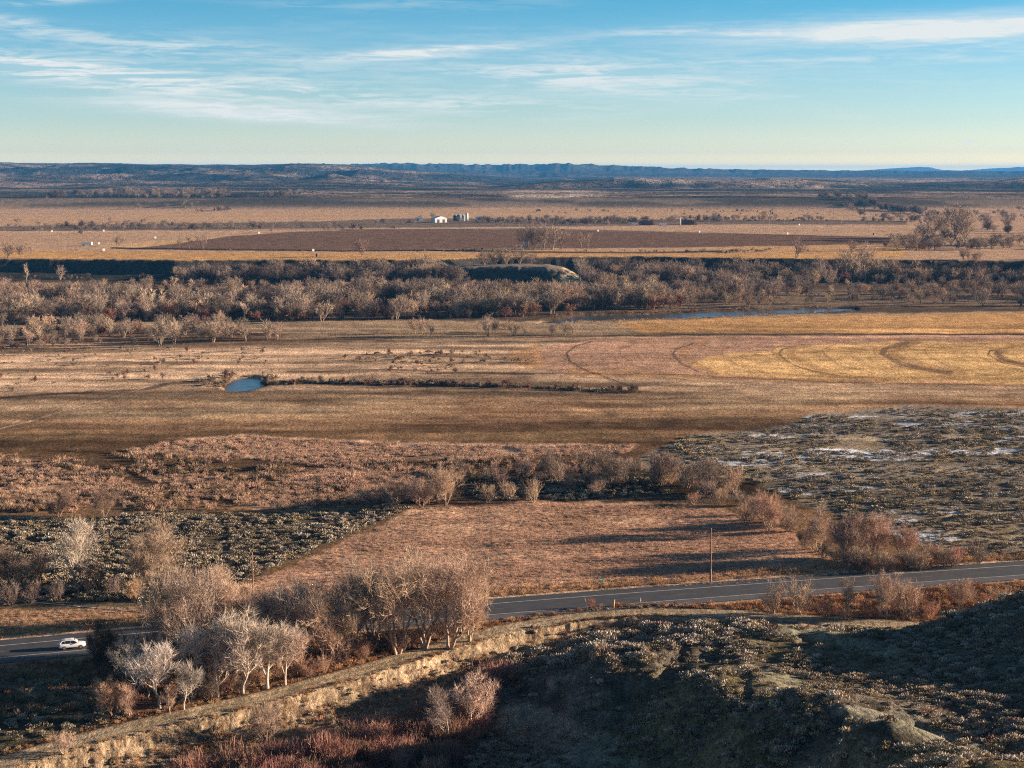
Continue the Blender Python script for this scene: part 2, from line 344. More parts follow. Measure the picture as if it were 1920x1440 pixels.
    if near.any():
        X, Y = x[near], y[near]; c = col[near]; N2 = n2[near]; NF = nf[near]; U = u[near]; V = v[near]; NN = n[near]
        def mx(cc, m):
            nonlocal c
            m = np.clip(m, 0, 1)[:, None]; c = c*(1-m)+cc*m
        rd, _ = line_d(X, Y, ROAD); s, arc = line_d(X, Y, LEVEE)
        mx(C3(.48,.32,.18), sstep(-13,-8,rd)*(rd<0)*(.45+.5*NF))
        side = (rd > 0)
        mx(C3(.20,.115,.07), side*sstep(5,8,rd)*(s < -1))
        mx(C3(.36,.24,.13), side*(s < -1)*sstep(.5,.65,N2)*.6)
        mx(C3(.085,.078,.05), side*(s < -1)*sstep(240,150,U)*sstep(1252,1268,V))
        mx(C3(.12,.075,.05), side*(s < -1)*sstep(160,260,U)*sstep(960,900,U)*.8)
        mx(C3(.50,.36,.25), sstep(8.4,7.2,np.abs(rd))*sstep(6.0,6.6,np.abs(rd))*(.5+.4*(rd<0)))
        L = sstep(-3.2,-2.2,s)
        mx(C3(.13,.085,.052), L*(s < 3.2)); mx(TRACK, sstep(-2.3,-1.8,s+.5*(NF-.5))*(s < 3.2))
        mx(TRACK*1.45, np.exp(-((np.abs(s+.1)-.85)/.35)**2)*.55*L)
        mx(C3(.40,.35,.24), np.exp(-((s-2.35)/.35)**2)*.9)
        mx(C3(.16,.15,.07), np.exp(-((s+.1)/.35)**2)*.5*NF)
        bk = sstep(2.6,3.1,s)
        mx(BANK*(.62+.76*NF[:, None]), bk); mx(C3(.15,.10,.065), bk*sstep(.54,.66,fbm(X/1.6,Y/1.6,3,109))*.8); mx(C3(.24,.175,.115), bk*sstep(5.8,8.0,s)*.7)
        ft = sstep(9,12,s+3*(N2-.5))
        mx(C3(.26,.21,.14), ft*.9)
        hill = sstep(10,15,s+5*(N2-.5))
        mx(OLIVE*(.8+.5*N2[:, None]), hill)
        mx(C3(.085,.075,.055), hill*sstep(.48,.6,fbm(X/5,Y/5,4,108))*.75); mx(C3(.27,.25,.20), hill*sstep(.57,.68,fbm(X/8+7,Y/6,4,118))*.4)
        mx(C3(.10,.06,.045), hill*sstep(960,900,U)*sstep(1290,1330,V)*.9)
        for (cx, cy, rx, ry, k) in ((1040,1375,110,45,.9),(1120,1420,90,22,.7),(1465,1275,45,14,.9),(1640,1345,120,12,.5),(1760,1385,110,12,.55),(1560,1195,150,18,.75),(1700,1230,120,18,.5),(1350,1190,90,12,.5),(1000,1430,60,16,.8),(120,1300,120,25,.4)):
            a = ((U-cx)/rx)**2+((V-cy-(U-cx)*.22)/ry)**2
            mx(CLAY, k*sstep(1.2,.5,a+1.6*(N2-.5))*(s > 8 if cx > 200 else s < -2))
        mx(C3(.20,.165,.07), hill*sstep(.45,.6,NN)*.6*sstep(1100,1250,U))
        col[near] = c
    band([(-200,860),(0,804),(120,771),(240,737),(330,706),(440,674),(530,648)], C3(.50,.40,.30), .9, .6, .8)
    st = fbm(x/110, y/13, 4, 120); st2 = fbm(x/38+9, y/6.5, 3, 121); mid = sstep(598, 625, v)*sstep(985, 940, v)
    fld = sstep(985, 1010, u)*sstep(628, 640, v)*sstep(722, 712, v)
    mid = mid*(1-.65*fld)*(1-.4*flat)
    col = col*(1-mid[:, None]*(1-(.55+.75*sstep(.33,.66,st))[:, None]*(.72+.5*sstep(.3,.7,st2))[:, None]))
    fr = sstep(495, 430, v)*sstep(380, 388, v); col = col*(1+fr[:, None]*(.35*(fbm(x/400, y/16, 3, 122)-.5))[:, None])
    col *= (.86+.28*nf)[:, None]
    return np.clip(col, .01, .9)

# ------------------------------------------------------------------ helpers: materials and meshes
def newmat(name, rough=.9, spec=.2):
    m = bpy.data.materials.new(name); m.use_nodes = True
    b = m.node_tree.nodes['Principled BSDF']; b.inputs['Roughness'].default_value = rough
    b.inputs['Specular IOR Level'].default_value = spec
    return m, m.node_tree.nodes, m.node_tree.links, b
def flat(name, c, rough=.8, spec=.3, metal=0, var=.12, scale=3.0, bump=0):
    m, N, L, b = newmat(name, rough, spec); b.inputs['Metallic'].default_value = metal
    tc = N.new('ShaderNodeTexCoord'); nz = N.new('ShaderNodeTexNoise'); nz.inputs['Scale'].default_value = scale; nz.inputs['Detail'].default_value = 5
    L.new(tc.outputs['Object'], nz.inputs['Vector'])
    mr = N.new('ShaderNodeMapRange'); mr.inputs[1].default_value = .3; mr.inputs[2].default_value = .7; mr.inputs[3].default_value = 1-var; mr.inputs[4].default_value = 1+var
    L.new(nz.outputs['Fac'], mr.inputs[0])
    mx = N.new('ShaderNodeMix'); mx.data_type = 'RGBA'; mx.blend_type = 'MULTIPLY'; mx.inputs[0].default_value = 1
    mx.inputs[6].default_value = (*c, 1); L.new(mr.outputs[0], mx.inputs[7]); L.new(mx.outputs[2], b.inputs['Base Color'])
    if bump:
        bp = N.new('ShaderNodeBump'); bp.inputs['Strength'].default_value = 1; bp.inputs['Distance'].default_value = bump
        L.new(nz.outputs['Fac'], bp.inputs['Height']); L.new(bp.outputs[0], b.inputs['Normal'])
    return m
def mesh_np(name, V, Fc, smooth=False):
    """V (n,3), Fc (m,k) all faces of k corners, or a list of such arrays"""
    V = np.asarray(V, np.float32)
    if not isinstance(Fc, (list, tuple)): Fc = [Fc]
    Fc = [np.asarray(f, np.int32) for f in Fc if len(f)]
    me = bpy.data.meshes.new(name)
    me.vertices.add(len(V)); me.vertices.foreach_set('co', V.ravel())
    loops = np.concatenate([f.ravel() for f in Fc]); tot = np.concatenate([np.full(len(f), f.shape[1], np.int32) for f in Fc])
    start = np.concatenate([[0], np.cumsum(tot)[:-1]]).astype(np.int32)
    me.loops.add(len(loops)); me.loops.foreach_set('vertex_index', loops)
    me.polygons.add(len(tot)); me.polygons.foreach_set('loop_start', start); me.polygons.foreach_set('loop_total', tot)
    if smooth: me.polygons.foreach_set('use_smooth', np.ones(len(tot), bool))
    me.update(calc_edges=True); return me
def link(name, me, parent=None, mat=None, loc=None):
    o = bpy.data.objects.new(name, me); COL.objects.link(o)
    if mat is not None and me is not None: me.materials.append(mat)
    if parent: o.parent = parent
    if loc is not None: o.location = loc
    return o
def tag(o, label=None, cat=None, group=None, kind=None):
    if label: o['label'] = label
    if cat: o['category'] = cat
    if group: o['group'] = group
    if kind: o['kind'] = kind
    return o
def empty(name, loc, rz=0, sc=1):
    o = bpy.data.objects.new(name, None); COL.objects.link(o); o.location = loc; o.rotation_euler = (0, 0, rz)
    o.scale = (sc, sc, sc) if not hasattr(sc, '__len__') else sc
    o.empty_display_size = .2
    return o
class MB:
    def __init__(s): s.v = []; s.f = []
    def box(s, c, d, rz=0, ry=0):
        n = len(s.v); cx, cy, cz = c; cr, sr = math.cos(rz), math.sin(rz); ct, st = math.cos(ry), math.sin(ry)
        for dx in (-.5, .5):
            for dy in (-.5, .5):
                for dz in (-.5, .5):
                    x, y, z = dx*d[0], dy*d[1], dz*d[2]; x, z = x*ct+z*st, -x*st+z*ct
                    s.v.append((cx+x*cr-y*sr, cy+x*sr+y*cr, cz+z))
        s.f += [tuple(n+i for i in q) for q in ((0,1,3,2),(4,6,7,5),(0,4,5,1),(2,3,7,6),(0,2,6,4),(1,5,7,3))]; return s
    def tube(s, p, q, r1, r2=None, k=8, cap=True):
        r2 = r1 if r2 is None else r2; p = np.array(p, float); q = np.array(q, float); d = q-p; d /= np.linalg.norm(d)+1e-9
        a = np.cross(d, (0, 0, 1) if abs(d[2]) < .9 else (1, 0, 0)); a /= np.linalg.norm(a); b = np.cross(d, a); n = len(s.v)
        for c, r in ((p, r1), (q, r2)):
            for i in range(k):
                t = 2*math.pi*i/k; s.v.append(tuple(c+r*(a*math.cos(t)+b*math.sin(t))))
        for i in range(k): j = (i+1) % k; s.f.append((n+i, n+j, n+k+j, n+k+i))
        if cap: s.f.append(tuple(n+i for i in range(k))[::-1]); s.f.append(tuple(n+k+i for i in range(k)))
        return s
    def prism(s, prof2, y0, y1, rz=0, loc=(0,0,0)):
        """profile in x,z extruded along y"""
        n = len(s.v); k = len(prof2); cr, sr = math.cos(rz), math.sin(rz)
        for y in (y0, y1):
            for x, z in prof2: s.v.append((loc[0]+x*cr-y*sr, loc[1]+x*sr+y*cr, loc[2]+z))
        for i in range(k): j = (i+1) % k; s.f.append((n+i, n+k+i, n+k+j, n+j))
        s.f.append(tuple(range(n, n+k))); s.f.append(tuple(range(n+2*k-1, n+k-1, -1))); return s
    def build(s, name, mat, parent=None, smooth=False, loc=None):
        me = bpy.data.meshes.new(name); me.from_pydata(s.v, [], s.f); me.update()
        if smooth: me.polygons.foreach_set('use_smooth', [True]*len(me.polygons))
        return link(name, me, parent, mat, loc)

# ------------------------------------------------------------------ ground
def make_ground():
    t_in = np.arange(-.40, .4801, 2.6/F); t_l = -(.40+np.cumsum(.0015*1.14**np.arange(1, 33))); t_r = .48+np.cumsum(.0015*1.14**np.arange(1, 33))
    T = np.concatenate([t_l[::-1], t_in, t_r])
    ys = [18., 35, 55, 75]
    while ys[-1] < 200: ys.append(ys[-1]+ (.7 if ys[-1] > 130 else 3))
    while ys[-1] < 2950:
        D = ys[-1]; st_ = min(1.75*D*D/(CAMZ*F), 14); ys.append(D + (2.6 if 1100 < D < 1250 else min(st_, 6) if D < 1400 and D > 1100 else st_))
    while ys[-1] < 16500: ys.append(ys[-1]*1.0085)
    while ys[-1] < 38000: ys.append(ys[-1]*1.02)
    Y = np.array(ys); iH = int(np.searchsorted(Y, 2950))
    YY, TT = np.meshgrid(Y, T, indexing='ij'); XX = TT*(YY+12*np.exp(-YY/60))
    shp = XX.shape; x = XX.ravel(); y = YY.ravel()
    zb = base_height(x, y); z = height(x, y)
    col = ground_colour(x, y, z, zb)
    # hills
    far = y > 2800
    xf, yf = x[far], y[far]; uf, vf = proj(xf, yf, zb[far])
    k = sstep(2800, 3000, yf)[:, None]
    n1 = fbm(xf/900, yf/520, 5, 201); n2 = fbm(xf/210, yf/150, 4, 202)
    hc = np.empty((len(xf), 3)); hc[:] = C3(.095,.078,.062)
    def m3(c, m):
        nonlocal hc
        m = np.clip(m, 0, 1)[:, None]; hc = hc*(1-m)+c*m
    m3(C3(.03,.036,.038), sstep(.45,.53,n1*.55+n2*.45)*.9)
    m3(C3(.25,.19,.145), sstep(.45,.37,n1*.5+n2*.5)*.75)
    m3(C3(.045,.045,.04), sstep(9000, 11500, yf)*.85)
    flatm = sstep(30, 18, zb[far])*sstep(4600, 3600, yf)
    m3(C3(.20,.155,.115), flatm*.8); m3(C3(.45,.35,.26), flatm*sstep(.54,.66,n1)*.8)
    m3(C3(.34,.26,.19), sstep(330,336,vf)*sstep(346,340,vf)*(uf>1150)*sstep(.38,.56,n2)*.75)
    m3(C3(.40,.32,.24), sstep(354,360,vf)*sstep(380,372,vf)*sstep(930,980,uf)*sstep(1160,1100,uf)*sstep(.35,.55,n2)*.9)
    m3(C3(.38,.26,.19), sstep(384,389,vf)*sstep(395,390,vf)*(uf<280)*sstep(.45,.6,n2))
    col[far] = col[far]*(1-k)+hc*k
    idx = np.arange(x.size).reshape(shp)
    def part(name, r0_, r1_, mat, kind):
        sub = idx[r0_:r1_+1]; q = sub-sub[0, 0]
        V = np.stack([x, y, z], 1)[sub.ravel()]
        Fq = np.stack([q[:-1, :-1].ravel(), q[:-1, 1:].ravel(), q[1:, 1:].ravel(), q[1:, :-1].ravel()], 1)
        me = mesh_np(name, V, Fq, True)
        ca = me.color_attributes.new('col', 'FLOAT_COLOR', 'POINT')
        ca.data.foreach_set('color', np.concatenate([col[sub.ravel()], np.ones((sub.size, 1))], 1).astype(np.float32).ravel())
        return tag(link(name, me, None, mat), kind=kind)
    part('ground', 0, iH, ground_mat('ground_surface', 1), 'structure')
    part('hills', iH, len(Y)-1, ground_mat('hill_surface', 0), 'structure')
def ground_mat(name, near):
    m, N, L, b = newmat(name, 1.0, .0)
    a = N.new('ShaderNodeAttribute'); a.attribute_name = 'col'
    tc = N.new('ShaderNodeTexCoord')
    def noise(scale, det, sy=1.0, rough=.6):
        mp = N.new('ShaderNodeMapping'); mp.inputs['Scale'].default_value = (scale, scale*sy, scale)
        L.new(tc.outputs['Object'], mp.inputs['Vector'])
        n = N.new('ShaderNodeTexNoise'); n.inputs['Scale'].default_value = 1; n.inputs['Detail'].default_value = det; n.inputs['Roughness'].default_value = rough
        L.new(mp.outputs[0], n.inputs['Vector']); return n.outputs['Fac']
    def mr(v, a0, a1, b0, b1):
        n = N.new('ShaderNodeMapRange'); n.inputs[1].default_value = a0; n.inputs[2].default_value = a1; n.inputs[3].default_value = b0; n.inputs[4].default_value = b1
        L.new(v, n.inputs[0]); return n.outputs[0]
    def mul(p, q):
        n = N.new('ShaderNodeMath'); n.operation = 'MULTIPLY'; L.new(p, n.inputs[0]); L.new(q, n.inputs[1]); return n.outputs[0]
    f1 = noise(1.1 if near else .02, 4, .55, .7); f2 = noise(.28 if near else .006, 4, .5, .65)
    s1 = mr(f1, .3, .7, .50, 1.5); s2 = mr(f2, .3, .7, .78, 1.22)
    f3 = noise(.09 if near else .0015, 5, 1.6, .65); s3 = mr(f3, .32, .68, .72, 1.25)
    sc = mul(mul(s1, s2), s3)
    f4 = noise(3.6 if near else .05, 3, .8, .7); sc = mul(sc, mr(f4, .34, .66, .62, 1.38))
    mx = N.new('ShaderNodeMix'); mx.data_type = 'RGBA'; mx.blend_type = 'MULTIPLY'; mx.inputs[0].default_value = 1
    L.new(a.outputs['Color'], mx.inputs[6]); L.new(sc, mx.inputs[7]); L.new(mx.outputs[2], b.inputs['Base Color'])
    h = noise(.9 if near else .012, 5, .7, .75)
    bp = N.new('ShaderNodeBump'); bp.inputs['Strength'].default_value = 1.0; bp.inputs['Distance'].default_value = 1.1 if near else 60
    L.new(h, bp.inputs['Height']); L.new(bp.outputs[0], b.inputs['Normal'])
    return m
make_ground()

# ------------------------------------------------------------------ water
def water_mat():
    m, N, L, b = newmat('water', .22, .5); b.inputs['Base Color'].default_value = (.055,.06,.055,1)
    tc = N.new('ShaderNodeTexCoord'); n = N.new('ShaderNodeTexNoise'); n.inputs['Scale'].default_value = .6; n.inputs['Detail'].default_value = 3
    L.new(tc.outputs['Object'], n.inputs['Vector']); bp = N.new('ShaderNodeBump'); bp.inputs['Distance'].default_value = .05; bp.inputs['Strength'].default_value = .5
    L.new(n.outputs['Fac'], bp.inputs['Height']); L.new(bp.outputs[0], b.inputs['Normal']); return m
WM = water_mat()
for i, (nm, P) in enumerate(WATERS):
    W = np.array(WP[i]); c = W.mean(0); n = len(W)
    # widen a little so the sheet runs under the banks
    V = [(*c, 0)]
    for j in range(n):
        e = W[(j+1) % n]-W[j-1]; nn = np.array([e[1], -e[0]]); nn /= np.linalg.norm(nn)
        if np.dot(nn, W[j]-c) < 0: nn = -nn
        V.append((*(W[j]+nn*2.2), 0))
    V = np.array(V); lv = float(np.median(height(W[:, 0], W[:, 1])))
    me = bpy.data.meshes.new(nm); me.from_pydata([(a, b, 0) for a, b, _ in V[1:]], [], [tuple(range(n))]); me.update()
    o = link(nm, me, None, WM, (0, 0, -.92)); tag(o, kind='structure')

# ------------------------------------------------------------------ highway and dirt track
def strip(name, line, o1, o2, dz, mat, cols=4, zf=None, parent=None, kind='structure', dash=None):
    P = np.asarray(line); d = np.gradient(P, axis=0); d /= np.linalg.norm(d, axis=1)[:, None]; nrm = np.stack([d[:, 1], -d[:, 0]], 1)
    offs = np.linspace(o1, o2, cols); V = []; Fc = []
    for i in range(len(P)):
        for o in offs:
            q = P[i]+nrm[i]*o; V.append((q[0], q[1], 0))
    V = np.array(V); V[:, 2] = (height(V[:, 0], V[:, 1]) if zf is None else zf)+dz
    for i in range(len(P)-1):
        if dash and not dash(i): continue
        for j in range(cols-1):
            a = i*cols+j; Fc.append((a, a+1, a+cols+1, a+cols))
    o = link(name, mesh_np(name, V, np.array(Fc)), parent, mat)
    if kind: tag(o, kind=kind)
    return o
def resample(P, step):
    P = np.asarray(P); s = np.concatenate([[0], np.cumsum(np.linalg.norm(np.diff(P, axis=0), axis=1))]); n = int(s[-1]/step)
    t = np.linspace(0, s[-1], n); return np.stack([np.interp(t, s, P[:, 0]), np.interp(t, s, P[:, 1])], 1)
def asphalt():
    m, N, L, b = newmat('asphalt', .8, .3)
    tc = N.new('ShaderNodeTexCoord'); n = N.new('ShaderNodeTexNoise'); n.inputs['Scale'].default_value = .35; n.inputs['Detail'].default_value = 8
    L.new(tc.outputs['Object'], n.inputs['Vector']); cr = N.new('ShaderNodeValToRGB')
    cr.color_ramp.elements[0].position = .3; cr.color_ramp.elements[0].color = (.040,.042,.046,1); cr.color_ramp.elements[1].position = .75; cr.color_ramp.elements[1].color = (.064,.066,.070,1)
    L.new(n.outputs['Fac'], cr.inputs[0]); L.new(cr.outputs[0], b.inputs['Base Color']); return m
RL = resample(ROAD, 4.0)
ASPH = asphalt()
strip('highway', RL, -6.7, 6.6, .05, ASPH, 5, .40)
strip('shoulder', RL, 3.75, 6.2, .056, flat('worn_asphalt', (.085,.085,.088), .85, .3, var=.2, scale=.5), 2, .40)
PW = flat('road_paint', (.62,.60,.55), .7, .3, var=.3, scale=1.5); PY = flat('yellow_paint', (.20,.16,.07), .7, .3, var=.3, scale=1.5)
strip('edge_line', RL, -3.52, -3.36, .062, PW, 2, .40); strip('edge_line', RL, 3.36, 3.52, .062, PW, 2, .40)
strip('centre_line', RL, -.07, .07, .062, PY, 2, .40, dash=lambda i: i % 3 == 0)

# ------------------------------------------------------------------ bare trees and bushes
class Geo:
    """collects tubes and twig ribbons as arrays"""
    def __init__(s): s.t = []; s.rb = []
    def tube(s, p, q, r1, r2): s.t.append((*p, *q, r1, r2))
    def twig(s, p, q, w): s.rb.append((*p, *q, w))
    def arrays(s, k=5, seed=0):
        V = []; Q = []; T3 = []; n = 0
        if s.t:
            A = np.array(s.t); P, R = A[:, :3], A[:, 3:6]; d = R-P; L = np.linalg.norm(d, axis=1)[:, None]+1e-9; d = d/L
            up = np.where(np.abs(d[:, 2:3]) < .9, np.array([[0, 0, 1.]]), np.array([[1., 0, 0]]))
            a = np.cross(d, up); a /= np.linalg.norm(a, axis=1)[:, None]; b = np.cross(d, a)
            ang = 2*np.pi*np.arange(k)/k
            ring = a[:, None]*np.cos(ang)[None, :, None]+b[:, None]*np.sin(ang)[None, :, None]
            v0 = P[:, None]+ring*A[:, 6][:, None, None]; v1 = R[:, None]+ring*A[:, 7][:, None, None]
            vv = np.concatenate([v0, v1], 1).reshape(-1, 3); V.append(vv)
            base = (np.arange(len(A))*2*k)[:, None]; i = np.arange(k)[None]; j = (i+1) % k
            Q.append(np.stack([base+i, base+j, base+k+j, base+k+i], 2).reshape(-1, 4)); n = len(vv)
        if s.rb:
            A = np.array(s.rb); P, R = A[:, :3], A[:, 3:6]; d = R-P; g = np.random.default_rng(seed)
            rv = g.normal(size=d.shape); w = np.cross(d, rv); w /= np.linalg.norm(w, axis=1)[:, None]+1e-9
            hw = A[:, 6:7]*.5
            vv = np.stack([P-w*hw, P+w*hw, R+w*hw*.3, R-w*hw*.3], 1).reshape(-1, 3); V.append(vv)
            Q.append((n+np.arange(len(A)*4)).reshape(-1, 4))
        return np.concatenate(V), np.concatenate(Q)
def unit(v): return v/(np.linalg.norm(v)+1e-9)
def gen_tree(seed, H=10, spread=.45, stems=3, lean=.35, dens=1.0, tw=.028, tl=.11, up=.35, shape='vase', levels=3, low=.25):
    """bare tree of height H: returns (trunk arrays, crown arrays); crown = thin limbs and twigs"""
    g = np.random.default_rng(seed); T = Geo(); Cn = Geo()
    Rc = H*spread
    def inside(p):
        h = p[2]/H
        if shape == 'vase': r = Rc*math.sqrt(max(0, 1-((h-.62)/.42)**2)) if h > .2 else Rc*.3
        elif shape == 'round': r = Rc*math.sqrt(max(0, 1-((h-.52)/.50)**2))
        elif shape == 'tall': r = Rc*math.sqrt(max(0, 1-((h-.55)/.47)**2))*.9
        else: r = Rc*math.sqrt(max(0, 1-((h-.35)/.66)**2))
        return math.hypot(p[0], p[1]) < r*1.05+.05*H and h < 1.02
    def grow(p, d, L, r, lv):
        n = 4 if lv < 2 else 3; tgt = T if lv < 1 or (lv == 1 and r > .02*H*.3) else Cn
        pts = [p]; q = p
        for i in range(n):
            d = unit(d + g.normal(size=3)*(.16 if lv < 2 else .22) + np.array([0, 0, up*.35]))
            q2 = q+d*L/n
            if lv > 0 and not inside(q2): d = unit(d*np.array([.5, .5, .4])+np.array([0, 0, .35 if q2[2] < .9*H else -.3])); q2 = q+d*L/n*.6
            ra = r*(1-.7*i/n); rb_ = r*(1-.7*(i+1)/n)
            if lv <= 2: tgt.tube(q, q2, ra, rb_)
            else: Cn.twig(q, q2, max(ra*2, tw*1.3))
            q = q2; pts.append(q)
        if lv < levels:
            nb = int(round((5 if lv == 0 else 5 if lv == 1 else 4)*(dens if lv else 1)))+1
            for k in range(nb):
                t = (low if lv == 0 else .25)+(1-(low if lv == 0 else .25))*(k+g.random()*.6)/nb
                f = t*n; i = min(int(f), n-1); pp = pts[i]*(1-(f-i))+pts[i+1]*(f-i)
                dd = unit(pts[i+1]-pts[i]); sd_ = unit(np.cross(dd, g.normal(size=3)))
                sp = (.75 if lv == 0 else .85)+.25*g.random()
                nd = unit(dd*(1-.3*t)+sd_*sp+np.array([0, 0, up*.5]))
                grow(pp, nd, L*(.60-.12*t)*(.8+.4*g.random()), r*(.5-.15*t), lv+1)
        else:
            nt = max(2, int(7.5*dens))
            for k in range(nt):
                f = g.random()*n*.99; i = int(f); pp = pts[i]*(1-(f-i))+pts[i+1]*(f-i)
                dd = unit(unit(pts[i+1]-pts[i])*.9+g.normal(size=3)*.55+np.array([0, 0, .25]))
                Cn.twig(pp, pp+dd*H*tl*(.6+.7*g.random()), tw)
    for s_ in range(stems):
        a = 2*math.pi*(s_+g.random()*.7)/stems; k = lean*(.4+.8*g.random()) if stems > 1 else lean*.2
        d0 = unit(np.array([math.cos(a)*k, math.sin(a)*k, 1])); p0 = np.array([math.cos(a), math.sin(a), 0])*H*.012*(stems > 1)-np.array([0, 0, .03*H])
        grow(p0, d0, H*(.62 if stems > 1 else .66)*(.8+.3*g.random()), H*(.016 if stems > 2 else .020), 0)
    out = []
    for G_ in (T, Cn):
        V, Q = G_.arrays(6 if G_ is T else 3, seed)
        out.append((V, Q))
    top = max(out[0][0][:, 2].max(), np.percentile(out[1][0][:, 2], 99.7)); k = H/top
    return [(V*np.array([1, 1, k]), Q) for V, Q in out]

def bark_mat(name, c, obj=False, rnd=.25, trans=0):
    m, N, L, b = newmat(name, .95, .1)
    oi = N.new('ShaderNodeObjectInfo'); mr = N.new('ShaderNodeMapRange'); mr.inputs[3].default_value = 1-rnd; mr.inputs[4].default_value = 1+rnd
    L.new(oi.outputs['Random'], mr.inputs[0])
    tc = N.new('ShaderNodeTexCoord'); nz = N.new('ShaderNodeTexNoise'); nz.inputs['Scale'].default_value = 1.3; nz.inputs['Detail'].default_value = 3; L.new(tc.outputs['Object'], nz.inputs['Vector'])
    m2 = N.new('ShaderNodeMapRange'); m2.inputs[1].default_value = .3; m2.inputs[2].default_value = .7; m2.inputs[3].default_value = .75; m2.inputs[4].default_value = 1.25; L.new(nz.outputs['Fac'], m2.inputs[0])
    mu = N.new('ShaderNodeMath'); mu.operation = 'MULTIPLY'; L.new(mr.outputs[0], mu.inputs[0]); L.new(m2.outputs[0], mu.inputs[1])
    mx = N.new('ShaderNodeMix'); mx.data_type = 'RGBA'; mx.blend_type = 'MULTIPLY'; mx.inputs[0].default_value = 1
    if obj:
        L.new(oi.outputs['Color'], mx.inputs[6])
    else: mx.inputs[6].default_value = (*c, 1)
    L.new(mu.outputs[0], mx.inputs[7])
    # a second hue for some individuals
    hs = N.new('ShaderNodeHueSaturation'); m3 = N.new('ShaderNodeMapRange'); m3.inputs[3].default_value = .485; m3.inputs[4].default_value = .515
    fr = N.new('ShaderNodeMath'); fr.operation = 'MULTIPLY'; fr.inputs[1].default_value = 7.31; L.new(oi.outputs['Random'], fr.inputs[0])
    f2 = N.new('ShaderNodeMath'); f2.operation = 'FRACT'; L.new(fr.outputs[0], f2.inputs[0]); L.new(f2.outputs[0], m3.inputs[0]); L.new(m3.outputs[0], hs.inputs['Hue'])
    L.new(mx.outputs[2], hs.inputs['Color']); L.new(hs.outputs[0], b.inputs['Base Color'])
    return m
M_TRUNK = bark_mat('tree_bark', (.1,.1,.1), True); M_TWIG = bark_mat('twigs', (.2,.2,.2), True, .12)
TREE_VARS = {}
def tree_kind(key, n, **kw):
    L_ = []
    for i in range(n):
        (tv, tq), (cv, cq) = gen_tree(hash(key) % 1000 if False else sum(map(ord, key))*7+i*31, **kw)
        mt = mesh_np('trunk', tv, tq, True); mt.materials.append(M_TRUNK)
        mc = mesh_np('crown', cv, cq); mc.materials.append(M_TWIG)
        L_.append((mt, mc, kw.get('H', 10)))
    TREE_VARS[key] = L_
tree_kind('cotton', 4, H=16, spread=.40, stems=3, lean=.42, dens=1.2, tw=.033, tl=.075, shape='vase', levels=3, low=.22)
tree_kind('round', 3, H=12, spread=.50, stems=4, lean=.55, dens=1.25, tw=.034, tl=.085, shape='round', levels=3, low=.25)
tree_kind('aspen', 3, H=10, spread=.30, stems=1, lean=.2, dens=1.35, tw=.03, tl=.10, shape='tall', levels=3, low=.25, up=.5)
tree_kind('shrub', 4, H=5, spread=.62, stems=6, lean=.8, dens=1.0, tw=.028, tl=.13, shape='shrub', levels=2, low=.15, up=.4)
tree_kind('farround', 5, H=12, spread=.46, stems=3, lean=.45, dens=1.25, tw=.085, tl=.11, shape='vase', levels=2, low=.15)
tree_kind('farthin', 2, H=12, spread=.24, stems=1, lean=.2, dens=1.1, tw=.08, tl=.12, shape='tall', levels=2, low=.25, up=.6)
tree_kind('farbush', 3, H=6, spread=.60, stems=4, lean=.8, dens=1.0, tw=.08, tl=.16, shape='shrub', levels=2, low=.12)
_proto = {}
def plant(kind, px, py, h_px, colour, label, group=None, var=None, wide=1.0, name='bare_tree', cat='tree', zoff=0, dark=None, xy=None, hm=None):
    """bare tree whose foot is seen at px,py and whose top is h_px photo pixels higher"""
    vs = TREE_VARS[kind]; var = rng.integers(len(vs)) if var is None else var % len(vs); mt, mc, H = vs[var]
    if xy is None:
        z = 0.0
        for _ in range(6): x, y = at(px, py, z); z = hz(x, y)*.7+z*.3
    else: x, y = xy
    z = hz(x, y)
    h = hm if hm else h_px*(y*1.05)/F/.97
    s = h/H; e = empty(name, (x, y, z-.1+zoff), rng.random()*6.28, (s*wide, s*wide, s)); tag(e, label, cat, group)
    t = bpy.data.objects.new('trunk', mt); c = bpy.data.objects.new('crown', mc)
    for o_ in (t, c): COL.objects.link(o_); o_.parent = e
    lum = sum(colour)/3; kk = 1.22 if (lum > .17 and kind in ('cotton','round','aspen','shrub')) else 1.15
    colour = tuple(min(.6, q*kk*.7+lum*kk*.3*w_) for q, w_ in zip(colour, (1.22, .97, .78))); c.color = (*colour, 1); dk = dark or .85
    t.color = (*[q*dk for q in colour], 1)
    return e
SHORT = 0; GREY = (.34,.29,.24); PALE = (.46,.41,.35); TANC = (.42,.30,.20); BROWN = (.26,.175,.125); RED = (.28,.13,.10); ORANGE = (.52,.28,.12); DARK = (.07,.055,.045); DUSK = (.17,.135,.115)

